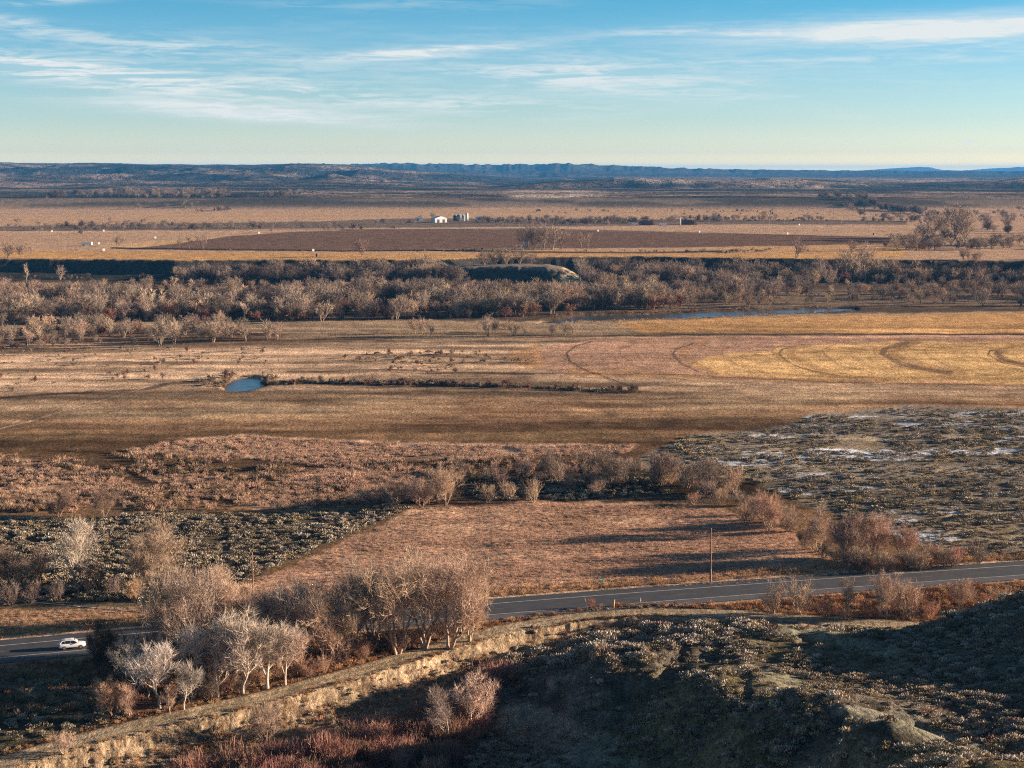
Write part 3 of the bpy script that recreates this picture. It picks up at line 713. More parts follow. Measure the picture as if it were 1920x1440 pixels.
# big roadside trees, each looked up in the photograph: kind, foot x, foot y, height, colour, width factor, label
BIG = [
 ('cotton',745,1226,190,TANC,1.05,'tall bare cottonwood behind the dirt track, its foot farthest right but two in the clump'),
 ('cotton',842,1215,172,(.45,.34,.24),1.15,'spreading bare cottonwood at the right end of the big clump, drooping over the highway edge'),
 ('cotton',795,1216,182,(.36,.28,.21),1.0,'bare cottonwood with paired dark trunks near the right end of the roadside clump'),
 ('cotton',700,1222,178,(.30,.235,.18),.95,'tall grey-brown cottonwood in the middle of the roadside clump, its top before the pink field'),
 ('cotton',660,1222,160,(.24,.19,.15),1.0,'shadowed bare tree at the back of the clump just left of the tallest cottonwoods'),
 ('aspen',600,1256,140,(.44,.33,.23),1.15,'sunlit tan tree left of the tall cottonwoods, standing over the dirt track'),
 ('aspen',640,1242,118,(.46,.33,.22),1.1,'small pinkish tan tree between the pale grove and the tall cottonwoods'),
 ('aspen',556,1240,150,(.34,.27,.21),1.1,'grey-tan tree right behind the pale grove beside the dirt track'),
 ('aspen',408,1306,142,(.45,.395,.335),1.35,'leftmost pale grey tree of the grove beside the dirt track'),
 ('aspen',455,1302,138,(.45,.395,.33),1.3,'pale grey tree in the middle of the grove beside the dirt track'),
 ('aspen',502,1292,128,(.50,.43,.35),1.35,'whitish bare tree at the right side of the pale grove by the dirt track'),
 ('aspen',432,1290,148,(.40,.35,.29),1.3,'bare grey tree at the back of the pale grove beside the dirt track'),
 ('round',345,1263,198,(.26,.20,.16),.8,'dark-trunked broad tree standing between the highway and the pale grove'),
 ('round',412,1163,105,(.38,.29,.21),1.15,'broad bare tree with fan of dark limbs just beyond the highway near the utility pole'),
 ('round',335,1168,108,(.33,.25,.18),1.05,'broad brownish tree beyond the highway left of the fan-limbed tree'),
 ('aspen',300,1328,128,(.42,.40,.37),1.35,'slender blue-grey tree above the short orange-lit tree'),
 ('aspen',236,1282,80,(.36,.34,.31),1.1,'small grey tree alone in deep shade right of the dark ivy-covered tree'),
 ('aspen',345,1330,90,(.33,.30,.27),1.1,'thin grey sapling left of the pale grove'),
 ('aspen',318,1340,55,(.42,.30,.22),1.0,'short tan sapling at the edge of the dirt track'),
 ('round',210,1345,74,(.50,.31,.17),1.0,'short orange-lit tree left of the dirt track saplings'),
 ('round',245,1343,64,(.44,.29,.21),1.0,'short pinkish tree beside the short orange-lit tree'),
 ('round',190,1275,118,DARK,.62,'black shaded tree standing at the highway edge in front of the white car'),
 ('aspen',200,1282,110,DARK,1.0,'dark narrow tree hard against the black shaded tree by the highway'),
 ('aspen',148,1112,140,(.40,.35,.30),1.2,'tall whitish bare tree rising out of the sagebrush on the left'),
 ('shrub',172,1112,62,(.13,.10,.08),1.1,'dark many-stemmed bush at the foot of the whitish tree'),
 ('round',300,1095,122,(.36,.265,.19),1.0,'large round brown tree in the sagebrush left of the utility pole'),
 ('round',262,1105,100,(.34,.245,.17),.85,'smaller brown tree overlapping the large round brown tree'),
 ('shrub',250,1128,46,(.42,.25,.14),1.0,'orange-brown bush under the large round tree'),
 ('round',20,1110,78,(.24,.165,.12),1.2,'brown scrubby tree at the far left beyond the highway'),
 ('round',70,1100,70,(.27,.18,.13),1.2,'low reddish brown tree left of the whitish tree'),
 ('round',-40,1105,90,(.22,.15,.11),1.2,'brown scrubby tree cut by the left edge of the view'),
 ('aspen',885,1378,112,(.48,.37,.28),1.35,'sunlit tan tree in the red willow thicket, right one of a pair'),
 ('aspen',838,1392,108,(.30,.25,.21),1.15,'greyer thin tree in the red willow thicket, left one of a pair'),
 ('shrub',500,1392,82,(.26,.185,.14),.9,'bare brown bush on the canal bank in front of the dirt track'),
 ('shrub',120,1425,48,(.40,.31,.22),1.2,'tan bare bush at the lower left corner of the slope'),
 ('cotton',575,1225,118,(.30,.235,.18),1.0,'grey-brown tree filling the gap between the pale grove and the tall cottonwoods'),
 ('cotton',500,1232,120,(.30,.24,.19),1.0,'grey-brown tree rising behind the right half of the pale grove'),
 ('aspen',378,1300,130,(.43,.38,.325),1.3,'blue-grey tree at the left shoulder of the pale grove'),
 ('aspen',535,1285,108,(.47,.38,.30),1.15,'pale tree closing the right end of the grove beside the dirt track'),
 ('aspen',275,1310,100,(.33,.31,.29),1.2,'shaded blue-grey tree between the lone small tree and the slender one'),
 ('aspen',620,1250,100,(.46,.34,.24),1.2,'tan tree low in front of the tall cottonwoods beside the dirt track'),
 ('cotton',880,1202,120,(.42,.32,.23),1.0,'low drooping tree at the far right tip of the clump by the highway edge'),
 # edge of the field on the right
 ('round',1245,908,58,(.19,.145,.115),1.2,'dark broad tree on the near edge of the sage flat, left one of two'),
 ('round',1330,922,66,(.22,.165,.13),1.15,'dark broad tree on the near edge of the sage flat, right one of two'),
 ('shrub',1378,925,52,(.33,.235,.165),1.0,'tan shrub right of the two dark trees at the sage flat'),
 ('shrub',1290,915,48,(.20,.15,.12),1.1,'grey-brown shrub between the two dark trees'),
 ('round',1440,1000,78,(.37,.235,.165),1.0,'pinkish round tree at the upper right corner of the pink field'),
 ('shrub',1400,985,45,(.38,.24,.15),1.0,'rusty bush at the corner of the pink field'),
 ('round',1535,1035,80,(.33,.225,.165),1.0,'brown tree on the right edge of the pink field, leftmost of its row'),
 ('round',1585,1055,92,(.25,.18,.14),1.05,'dark bushy tree in the middle of the row right of the pink field'),
 ('round',1635,1048,88,(.36,.25,.18),1.0,'tan bushy tree in the row right of the pink field'),
 ('round',1695,1050,66,(.36,.24,.17),1.0,'small tree near the highway at the end of the row by the pink field'),
 ('shrub',1745,1060,45,(.40,.25,.15),1.1,'orange-brown bush where the tree row meets the highway'),
 ('shrub',1790,1062,42,(.42,.22,.15),1.0,'reddish bush last in the row beside the highway'),
 ('shrub',1610,1070,40,(.15,.11,.09),1.3,'dark low bush under the row of trees by the pink field'),
 ('shrub',1350,948,34,(.40,.27,.16),1.1,'light tan bush above the top edge of the pink field'),
 ('shrub',1300,946,26,(.44,.29,.17),1.2,'small golden bush above the top edge of the pink field'),
 # row above the field, left
 ('round',835,948,72,(.38,.26,.185),1.05,'broad pinkish brown tree at the top left of the pink field'),
 ('shrub',790,952,56,(.34,.235,.17),1.0,'brown bush left of the broad tree at the top of the pink field'),
 ('shrub',735,955,44,(.24,.17,.13),1.2,'grey-brown bush above the left sagebrush patch'),
 ('shrub',690,955,36,(.20,.145,.12),1.3,'dark bush at the right end of the long sagebrush patch'),
 ('shrub',915,942,34,(.36,.255,.18),1.0,'small tan bush above the middle of the pink field'),
 ('shrub',1000,942,46,(.40,.285,.20),.9,'lone pale tan bush above the middle of the pink field'),
 ('round',1030,896,52,(.20,.15,.12),1.0,'dark tree in the scrub beyond the pink field, left of the sage flat'),
 ('round',1140,918,62,(.24,.18,.14),1.25,'broad grey-brown tree in the scrub just left of the sage flat'),
 ('shrub',1180,905,44,(.22,.165,.13),1.2,'grey shrub beside the broad tree left of the sage flat'),
 ('shrub',1100,882,40,(.26,.19,.14),1.3,'brown shrub behind the scrub at the marsh edge'),
 ('round',110,968,52,(.21,.135,.10),1.15,'dark red-brown bush at the marsh edge, left one of two'),
 ('round',195,970,52,(.23,.15,.11),1.1,'dark red-brown bush at the marsh edge, right one of two'),
 # between highway and track on the right
 ('shrub',1450,1150,60,(.42,.31,.21),1.0,'tan shrub between highway and dirt track, first of the right-hand group'),
 ('shrub',1500,1152,66,(.42,.30,.20),1.0,'tall tan shrub between highway and dirt track'),
 ('aspen',1584,1156,74,(.38,.27,.19),.9,'slim small tree standing before the highway'),
 ('round',1662,1160,86,(.36,.27,.20),.9,'tallest bare tree between highway and dirt track on the right'),
 ('shrub',1700,1160,70,(.40,.29,.20),.9,'spreading shrub right of the tallest tree before the highway'),
 ('round',1800,1148,64,(.38,.27,.18),.9,'forked small tree above the shaded hill crest'),
 ('shrub',1875,1140,46,(.36,.25,.17),1.1,'tan shrub above the shaded hill crest at the right edge'),
 ('shrub',1625,1160,42,(.27,.12,.085),.9,'dark red bush between the slim tree and the tallest tree'),
 ('shrub',1545,1158,40,(.42,.24,.13),1.1,'orange bush between highway and dirt track'),
 ('shrub',1745,1160,36,(.40,.22,.13),1.2,'rusty bush right of the spreading shrub'),
 ('shrub',1845,1146,34,(.38,.21,.13),1.2,'rusty bush behind the hill crest'),
 ('shrub',1585,1162,30,(.40,.22,.13),1.3,'low orange bush at the foot of the slim tree'),
 ('shrub',1108,1140,20,(.36,.13,.09),1.0,'small red bush beside the leaning post at the highway'),
 ('shrub',148,1352,18,(.60,.30,.12),1.3,'bright orange tuft beside the dirt track'),
]
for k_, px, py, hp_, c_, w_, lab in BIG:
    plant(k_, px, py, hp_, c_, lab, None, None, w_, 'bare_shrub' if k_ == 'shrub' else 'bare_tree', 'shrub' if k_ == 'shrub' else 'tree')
# understorey along the track below the big clump
UND = 'bushes under the big roadside trees'
for i in range(34):
    px = 395+i*15+rng.normal()*5; line_y = np.interp(px, [300,450,600,750,900], [1338,1306,1268,1228,1184])
    plant('shrub', px, line_y-3-rng.random()*16, 26+rng.random()*22, [(.30,.17,.11),(.24,.15,.11),(.36,.22,.13),(.16,.11,.09)][rng.integers(4)],
          'low reddish brown bush among the foot of the roadside trees behind the dirt track', UND, None, 1.2, 'bare_shrub', 'shrub')
FR = 'shrubs along the right edge of the pink field'
EDGE = smooth_line([(1215,905),(1300,925),(1390,950),(1450,985),(1520,1030),(1600,1060),(1700,1066),(1830,1060)], 8)
for i in range(46):
    p = EDGE[int(rng.random()*(len(EDGE)-1))]; o_ = abs(rng.normal()*9)
    plant('shrub', p[0]+rng.normal()*10+6, p[1]-o_+4, rng.uniform(18, 44), [(.34,.25,.18),(.28,.21,.16),(.36,.26,.17),(.20,.16,.13),(.33,.22,.15)][rng.integers(5)], 'brown bush in the ragged band along the right edge of the pink field', FR, None, 1.25, 'bare_shrub', 'shrub')
FL_ = 'shrubs along the top edge of the pink field'
for i in range(40):
    px = rng.uniform(660, 1230); py = np.interp(px, [660,760,900,1230], [952,948,936,925])-rng.random()*(12+38*(px > 860))
    plant('shrub', px, py, rng.uniform(14, 40), [(.24,.17,.13),(.19,.14,.11),(.30,.21,.155),(.33,.24,.17)][rng.integers(4)], 'brown bush in the dark scrub beyond the top edge of the pink field', FL_, None, 1.3, 'bare_shrub', 'shrub')
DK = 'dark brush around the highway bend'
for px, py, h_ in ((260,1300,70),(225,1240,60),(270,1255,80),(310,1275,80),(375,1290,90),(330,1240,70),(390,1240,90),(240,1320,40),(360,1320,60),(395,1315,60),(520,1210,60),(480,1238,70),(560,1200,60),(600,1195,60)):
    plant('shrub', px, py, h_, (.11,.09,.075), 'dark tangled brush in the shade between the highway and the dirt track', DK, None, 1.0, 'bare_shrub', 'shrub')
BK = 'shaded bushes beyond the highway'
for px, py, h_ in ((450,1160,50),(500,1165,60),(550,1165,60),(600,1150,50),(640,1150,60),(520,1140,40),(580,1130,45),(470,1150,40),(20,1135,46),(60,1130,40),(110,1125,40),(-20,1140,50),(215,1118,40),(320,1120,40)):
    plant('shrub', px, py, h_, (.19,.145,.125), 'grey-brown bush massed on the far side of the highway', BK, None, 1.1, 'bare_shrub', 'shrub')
# terrace and riverside trees one can tell apart
MID = [
 ('farround',985,468,44,.8),('farround',1000,468,40,.8),('farround',1018,469,50,.9),('farround',1036,468,46,.9),('farround',1052,467,40,.9),('farthin',1090,468,33,1),('farthin',1102,467,31,1),
 ('farthin',337,465,22,1),('farthin',355,466,24,1),('farround',380,466,26,1.2),('farround',220,462,20,1.2),('farround',1493,486,34,1.3),('farround',1596,474,24,1.2),
 ('farround',1748,446,46,1.2),('farround',1765,447,40,1.1),('farround',1790,449,62,1.2),('farround',1812,452,48,1.2),('farround',1730,452,34,1.2),('farround',1718,470,40,1.0),('farround',1700,468,28,1.0),('farround',1853,430,30,1.1),('farround',1885,430,28,1.2),
 ('farround',470,427,16,1),('farround',200,432,16,1.6),('farround',35,420,12,1.4),('farround',790,411,8,1.4),('farround',812,410,11,1.4),('farround',1430,416,20,1.2),('farround',1140,425,12,1.2),
 ('farround',15,487,30,1.4),('farround',40,487,26,1.3),('farthin',57,487,24,1.2),('farround',910,494,30,1.2),('farround',930,495,28,1.2),('farround',950,495,32,1.1),('farround',975,494,32,1.1),('farround',995,493,26,1),
 ('farround',680,495,32,1.2),('farround',1085,500,38,1.3),('farthin',50,530,36,.8),('farround',113,520,26,1.0),
 ('farround',603,603,38,1.1),('farround',793,629,32,1.0),('farround',808,630,30,.9),('farround',915,630,40,1.1),('farthin',895,629,24,1.1),('farround',965,630,26,1.1),('farround',985,630,24,1.1),('farround',1035,629,22,1.1),('farround',1060,628,26,1.1),('farround',1075,627,24,1.1),
 ('farround',233,634,36,1.1),('farround',300,650,54,1.0),('farround',327,645,44,1.0),('farround',205,630,36,1.1),('farround',150,640,40,1.1),('farround',128,640,44,1.0),('farround',380,640,34,1.3),('farround',400,642,40,1.3),('farround',430,640,36,1.3),('farround',460,640,32,1.3),('farround',500,638,38,1.2),('farround',520,637,32,1.2),('farthin',50,652,38,1.2),('farround',20,650,40,1.1),('farthin',75,648,36,1.2),('farround',180,585,46,1.2),
 ('farround',1560,510,40,1.2),('farround',1600,525,56,1.2),('farround',1620,515,44,1.1),('farround',1540,520,40,1.2),('farround',1650,525,40,1.1)]
for k_, px, py, hp_, w_ in MID:
    reg = ('on the terrace beyond the river' if py < 500 else 'at the foot of the far river bluff' if py < 560 else 'before the riverside wood')
    c_ = [(.40,.30,.215),(.34,.26,.19),(.30,.235,.185)][rng.integers(3)]
    if py < 500: c_ = (.25,.185,.14); w_ *= 1.12
    plant(k_, px, py, hp_, c_, 'bare %s tree standing alone %s' % ('slender' if k_ == 'farthin' else 'broad', reg), 'single bare trees %s' % reg, None, w_)

# --- woods: the front ones are trees of their own, the mass behind is one object
def stuff_points(name, xyz, scale, rot, variants, label, cat=None, widths=None):
    """one object that places copies of the given plant meshes on its points"""
    me = bpy.data.meshes.new(name); me.vertices.add(len(xyz)); me.vertices.foreach_set('co', np.asarray(xyz, np.float32).ravel())
    for nm, tp, dat in (('sc', 'FLOAT_VECTOR', np.asarray(scale, np.float32)), ('rt', 'FLOAT', np.asarray(rot, np.float32))):
        at_ = me.attributes.new(nm, tp, 'POINT'); at_.data.foreach_set('vector' if tp == 'FLOAT_VECTOR' else 'value', dat.ravel())
    me.update(); o = link(name, me)
    c = bpy.data.collections.new(name+'_kinds')
    for i, vm in enumerate(variants):
        c.objects.link(bpy.data.objects.new(name+'_kind', vm))
    ng = bpy.data.node_groups.new(name+'_scatter', 'GeometryNodeTree')
    ng.interface.new_socket('Geometry', in_out='INPUT', socket_type='NodeSocketGeometry'); ng.interface.new_socket('Geometry', in_out='OUTPUT', socket_type='NodeSocketGeometry')
    N = ng.nodes; L = ng.links; gi = N.new('NodeGroupInput'); go = N.new('NodeGroupOutput')
    ci = N.new('GeometryNodeCollectionInfo'); ci.inputs['Collection'].default_value = c; ci.inputs['Separate Children'].default_value = True; ci.inputs['Reset Children'].default_value = True
    ip = N.new('GeometryNodeInstanceOnPoints'); ip.inputs['Pick Instance'].default_value = True
    ri = N.new('FunctionNodeRandomValue'); ri.data_type = 'INT'; ri.inputs[4].default_value = 0; ri.inputs[5].default_value = len(variants)-1
    s1 = N.new('GeometryNodeInputNamedAttribute'); s1.data_type = 'FLOAT_VECTOR'; s1.inputs[0].default_value = 'sc'
    s2 = N.new('GeometryNodeInputNamedAttribute'); s2.data_type = 'FLOAT'; s2.inputs[0].default_value = 'rt'
    cx = N.new('ShaderNodeCombineXYZ'); L.new(s2.outputs[0], cx.inputs[2])
    L.new(gi.outputs[0], ip.inputs['Points']); L.new(ci.outputs[0], ip.inputs['Instance']); L.new(ri.outputs[2], ip.inputs['Instance Index'])
    L.new(cx.outputs[0], ip.inputs['Rotation']); L.new(s1.outputs[0], ip.inputs['Scale']); L.new(ip.outputs[0], go.inputs[0])
    md = o.modifiers.new('scatter', 'NODES'); md.node_group = ng
    return tag(o, label, cat, None, 'stuff')
def merged(kind, i, name, c_tr, c_cr, rnd=.3):
    mt, mc, H = TREE_VARS[kind][i % len(TREE_VARS[kind])]
    def get(m):
        V = np.empty(len(m.vertices)*3, np.float32); m.vertices.foreach_get('co', V); Q = np.empty(len(m.loops), np.int32); m.loops.foreach_get('vertex_index', Q)
        return V.reshape(-1, 3), Q.reshape(-1, 4)
    a, b = get(mt), get(mc)
    me = mesh_np(name, np.concatenate([a[0], b[0]])/H, np.concatenate([a[1], b[1]+len(a[0])]))
    me.materials.append(c_tr); me.materials.append(c_cr)
    me.polygons.foreach_set('material_index', np.concatenate([np.zeros(len(a[1]), np.int32), np.ones(len(b[1]), np.int32)])); return me
def mats(c, tag_): return bark_mat(tag_+'_bark', tuple(.75*q for q in c), False, .3), bark_mat(tag_+'_twigs', c, False, .28)
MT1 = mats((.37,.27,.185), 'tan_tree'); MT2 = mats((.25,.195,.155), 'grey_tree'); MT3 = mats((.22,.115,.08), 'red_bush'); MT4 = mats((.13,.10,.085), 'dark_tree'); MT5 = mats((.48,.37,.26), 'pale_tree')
def sample(P, n, s_=None):
    """random points in a region given by photo pixels, uniform on the ground"""
    A = np.array([at(a, b, 0) for a, b in P]); lo, hi = A.min(0), A.max(0); out = []
    g = rng; tot = 0
    while tot < n:
        q = lo+(hi-lo)*g.random((n*3, 2)); q = q[poly_sd(q[:, 0], q[:, 1], A) > 0]; out.append(q); tot += len(q)
        if len(q) == 0: break
    return np.concatenate(out)[:n]
W_pts = []   # x, y, h, class
def wood(P, dens, hmin, hmax, probs, gap=.0, seed=0, sc=60):
    A = np.array([at(a, b, 0) for a, b in P]); area = .5*abs(np.dot(A[:, 0], np.roll(A[:, 1], 1))-np.dot(A[:, 1], np.roll(A[:, 0], 1)))
    q = sample(P, int(area*dens)); n = fbm(q[:, 0]/sc, q[:, 1]/sc, 3, 300+seed); k = n > gap
    q = q[k]; n = n[k]
    for W in WP.values():
        W = np.array(W); m = poly_sd(q[:, 0], q[:, 1], W) < -2.5; q = q[m]; n = n[m]
    if 7 <= seed <= 11 and seed != 11: k = height(q[:, 0], q[:, 1]) < 4.5; q = q[k]; n = n[k]
    h = hmin*.7+(hmax*1.12-hmin*.7)*np.clip(.75*rng.random(len(q))**1.4-.08+(fbm(q[:, 0]/35, q[:, 1]/35, 2, 310+seed)-.25)*1.1, 0, 1)
    # soft change of kinds over the wood
    pr = np.array(probs)/sum(probs); cu = np.cumsum(pr); c = np.searchsorted(cu, np.clip(.62*rng.random(len(q))+.9*(fbm(q[:, 0]/55, q[:, 1]/30, 2, 330+seed)-.3), 0, .9999)); W_pts.append(np.stack([q[:, 0], q[:, 1], h, c], 1))
# classes: 0 tan, 1 grey, 2 red bush, 3 dark, 4 pale
wood([(-500,560),(0,562),(60,568),(400,566),(900,560),(1090,584),(1090,592),(900,598),(600,602),(330,601),(200,606),(0,612),(-500,620)], 1/52, 4, 12, (4,4,3,2.2,2), .16, 1)
wood([(-500,540),(0,540),(400,540),(900,538),(1050,560),(900,562),(400,568),(60,560),(-500,552)], 1/70, 4, 8.5, (5,4,2,1,2), .25, 2)
wood([(850,560),(1050,556),(1300,566),(1300,578),(1100,584)], 1/60, 6, 13, (4,4,2,.6,1), .2, 3)
wood([(1108,522),(1300,516),(1500,520),(1560,545),(1500,560),(1300,562),(1090,556)], 1/90, 5, 11, (4,4,1,1,1), .3, 4)
wood([(1250,560),(1600,552),(1920,548),(2500,546),(2500,574),(1920,576),(1600,573),(1300,580)], 1/120, 3.5, 9, (4,5,1,1,1), .42, 5, 30)
wood([(1500,535),(1920,528),(2500,526),(2500,546),(1600,550)], 1/150, 4, 10, (4,5,1,1,1), .45, 6, 30)
wood([(330,504),(640,492),(860,498),(870,530),(640,536),(330,530)], 1/60, 7, 12.5, (1.5,3,.3,7,.5), .1, 7)
wood([(1090,508),(1250,504),(1420,503),(1520,504),(1520,524),(1090,526)], 1/70, 6, 12, (2,5,.5,4,.5), .15, 8)
wood([(1520,506),(1680,506),(1700,530),(1500,530)], 1/75, 7, 14, (5,4,.5,1,2), .05, 9)
wood([(1690,500),(1920,497),(2500,492),(2500,532),(1920,532),(1690,530)], 1/70, 6, 11, (2,4,.2,5,.5), .12, 10)
wood([(1640,484),(1800,486),(1920,482),(2500,478),(2500,496),(1920,498),(1690,500)], 1/190, 4, 10, (4,4,1,.3,2), .3, 14, 45)
wood([(1640,520),(1920,518),(2500,515),(2500,530),(1640,532)], 1/110, 5, 10, (4,4,.2,1,2), .2, 11)
wood([(-500,612),(0,612),(200,616),(420,612),(540,625),(520,638),(200,645),(0,655),(-500,660)], 1/85, 2.5, 8, (4,4,3,.8,1), .28, 12, 25)
wood([(760,622),(1090,612),(1100,628),(760,634)], 1/180, 3, 7, (3,3,1,.3,1), .45, 13, 20)
WA = np.concatenate(W_pts); WA = WA[np.abs(WA[:, 0]/WA[:, 1]) < .50]
zz = height(WA[:, 0], WA[:, 1]); uu, vv = proj(WA[:, 0], WA[:, 1], zz)
inview = (uu > -10) & (uu < 1930)
big = WA[:, 2]/WA[:, 1]*inview*(WA[:, 1] < 1150)*(WA[:, 3] != 2)
NIND = 110
sel = np.argsort(-big*(1+.35*(vv > 575)+.2*(vv > 590)))[:NIND]
ind = np.zeros(len(WA), bool); ind[sel] = True
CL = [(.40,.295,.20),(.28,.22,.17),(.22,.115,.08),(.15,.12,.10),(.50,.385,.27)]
for i in sel:
    x, y, h, c = WA[i]; u = uu[i]
    reg = 'left stretch' if u < 480 else 'stretch left of the pale cliff' if u < 900 else 'stretch below the pale cliff' if u < 1200 else 'right stretch'
    plant(['farround','farround','farbush','farround','farthin'][int(c)], 0, 0, 0, tuple(np.array(CL[int(c)])*rng.uniform(.85, 1.15)),
          'bare tree rising above the riverside wood, in its '+reg, 'tall trees of the riverside wood, '+reg, xy=(x, y), hm=h*1.08, wide=1.15)
rest = ~ind
def scatter_class(cls, name, kind, n, mt, wid, label, cat):
    m = rest & (WA[:, 3] == cls); q = WA[m]; k = len(q)
    h = q[:, 2]*(.6 if cls == 2 else 1)
    w = wid*rng.uniform(.85, 1.25, k)
    z = zz[m]-.15
    stuff_points(name, np.stack([q[:, 0], q[:, 1], z], 1), np.stack([h*w, h*w, h], 1), rng.random(k)*6.28, [merged(kind, j, name, *mt) for j in range(n)], label, cat)
scatter_class(0, 'riverside_wood', 'farround', 4, MT1, 1.2, 'tan brown bare wood massed along the river', 'wood')
scatter_class(1, 'riverside_wood', 'farround', 4, MT2, 1.2, 'grey bare wood massed along the river', 'wood')
scatter_class(2, 'willow_thicket', 'farbush', 3, MT3, 1.3, 'reddish brown thicket low in the riverside wood', 'thicket')
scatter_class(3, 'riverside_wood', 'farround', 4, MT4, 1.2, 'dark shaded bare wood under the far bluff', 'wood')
scatter_class(4, 'riverside_wood', 'farthin', 2, MT5, 1.6, 'pale slender bare trees massed in the riverside wood', 'wood')
# scrub lines far off
def row(P, n, hmin, hmax, spread_m, z0=13):
    A = np.array([at(a, b, z0) for a, b in P]); s = np.concatenate([[0], np.cumsum(np.linalg.norm(np.diff(A, axis=0), axis=1))])
    t = rng.random(n)*s[-1]; x = np.interp(t, s, A[:, 0]); y = np.interp(t, s, A[:, 1])+rng.normal(size=n)*spread_m
    k = fbm(x/90, y/90, 3, 77) > .42; return np.stack([x, y, hmin+(hmax-hmin)*rng.random(n)**2], 1)[k]
S_ = [row([(-500,432),(0,430),(400,427),(760,424)], 420, 3, 9, 60), row([(760,421),(1000,419),(1200,417)], 180, 3, 9, 40), row([(900,414),(1200,414),(1500,413),(1730,415)], 260, 3, 9, 50),
      row([(150,384),(260,380),(400,388),(300,382)], 260, 6, 18, 160), row([(480,386),(560,380)], 50, 6, 14, 60), row([(380,398),(430,394)], 40, 5, 10, 40), row([(1560,392),(1640,392),(1700,398)], 160, 5, 15, 120),
      row([(1640,408),(1800,405),(2300,402)], 200, 4, 10, 150), row([(1000,397),(1560,399),(1300,396)], 120, 2, 5, 60),
      row([(0,472),(230,468),(640,471),(960,470)], 160, 1, 2.2, 9), row([(1080,470),(1350,473),(1450,470)], 80, 1.5, 3.5, 14),
      row([(-500,490),(0,489),(250,491),(500,493),(640,493)], 160, 1.5, 3.5, 8), row([(1100,492),(1480,491)], 60, 2, 5, 10), row([(1690,455),(1800,462),(1920,470),(2400,470)], 90, 5, 12, 60), row([(1900,440),(2300,440)], 50, 8, 14, 60)]
SQ = np.concatenate(S_); sz = height(SQ[:, 0], SQ[:, 1]); k = len(SQ); w_ = rng.uniform(1.0, 1.8, k)
stuff_points('far_scrub', np.stack([SQ[:, 0], SQ[:, 1], sz-.1], 1), np.stack([SQ[:, 2]*w_, SQ[:, 2]*w_, SQ[:, 2]], 1), rng.random(k)*6.28,
             [merged('farround', j, 'far_scrub', *MT2) for j in range(3)]+[merged('farbush', 0, 'far_scrub', *MT4)], 'brown scrub and bare trees in lines between the far fields', 'scrub')

# ------------------------------------------------------------------ sagebrush, willows, grass
def sage_mesh(name, seed, mat, n=95, upright=.5, leaf=.13, wood_=True):
    g = np.random.default_rng(seed); G_ = Geo()
    lob = g.normal(size=(5, 2))*.28
    for i in range(n):
        c = lob[g.integers(5)]; a = g.random()*6.28; r = math.sqrt(g.random())*.34
        x, y = c[0]+r*math.cos(a), c[1]+r*math.sin(a); d = math.hypot(x, y)
        z = max(.08, .72*math.sqrt(max(.03, 1-(d/.75)**2))*(.55+.45*g.random()))
        p = np.array([x, y, z*.7]); q = p+unit(np.array([x*.8, y*.8, .35+upright])+g.normal(size=3)*.35)*leaf*(1.2+g.random())
        G_.twig(p, q, leaf*(.7+.5*g.random()))
    V, Q = G_.arrays(3, seed)
    if wood_:
        G2 = Geo()
        for i in range(9):
            a = g.random()*6.28; G2.tube((0, 0, -.1), (.4*math.cos(a), .4*math.sin(a), .45), .03, .012)
        V2, Q2 = G2.arrays(3); Q = np.concatenate([Q, Q2+len(V)]); V = np.concatenate([V, V2])
    me = mesh_np(name, V, Q); me.materials.append(mat); return me
def cane_mesh(name, seed, mat, n=80, H=1.0, R=.45, w=.018, spread=.35):
    g = np.random.default_rng(seed); G_ = Geo()
    for i in range(n):
        a = g.random()*6.28; r = R*math.sqrt(g.random())*.6; p = np.array([r*math.cos(a), r*math.sin(a), -.05])
        d = unit(np.array([math.cos(a)*spread*g.random(), math.sin(a)*spread*g.random(), 1])+g.normal(size=3)*.12)
        L_ = H*(.6+.4*g.random()); m_ = p+d*L_*.5; G_.twig(p, m_, w*1.4); e_ = m_+unit(d+g.normal(size=3)*.18)*L_*.5; G_.twig(m_, e_, w)
        for k in range(3):
            s0 = m_+(e_-m_)*g.random(); G_.twig(s0, s0+unit(d+g.normal(size=3)*.4)*L_*.22, w*.8)
    V, Q = G_.arrays(3, seed); me = mesh_np(name, V, Q); me.materials.append(mat); return me
SG1 = bark_mat('sagebrush_leaf', (.25,.205,.135), False, .35); SG2 = bark_mat('sagebrush_grey', (.345,.30,.24), False, .35); SG3 = bark_mat('rabbitbrush', (.34,.26,.14), False, .3)
SGO = bark_mat('shrub_leaf', (.2,.2,.2), True, .15)
sages = [sage_mesh('sagebrush', i, SG1) for i in range(3)]+[sage_mesh('sagebrush', 10+i, SG2) for i in range(2)]
sages_y = [sage_mesh('sagebrush', 20, SG1), sage_mesh('sagebrush', 21, SG2), sage_mesh('sagebrush', 22, SG3), sage_mesh('sagebrush', 23, SG1)]
WIL = bark_mat('willow_cane', (.30,.165,.125), False, .45); WIL2 = bark_mat('willow_cane_brown', (.27,.18,.12), False, .3)
willows = [cane_mesh('willow', i, WIL) for i in range(3)]+[cane_mesh('willow', 5, WIL2)]
GRS = bark_mat('dry_grass', (.50,.33,.18), False, .3); GRS2 = bark_mat('rusty_grass', (.34,.18,.09), False, .3); GRS3 = bark_mat('pale_reed', (.48,.33,.23), False, .25); GRS4 = bark_mat('dark_marsh_grass', (.19,.135,.085), False, .3)
def tuft(name, seed, mat): return cane_mesh(name, seed, mat, 34, 1.0, .7, .05, .8)
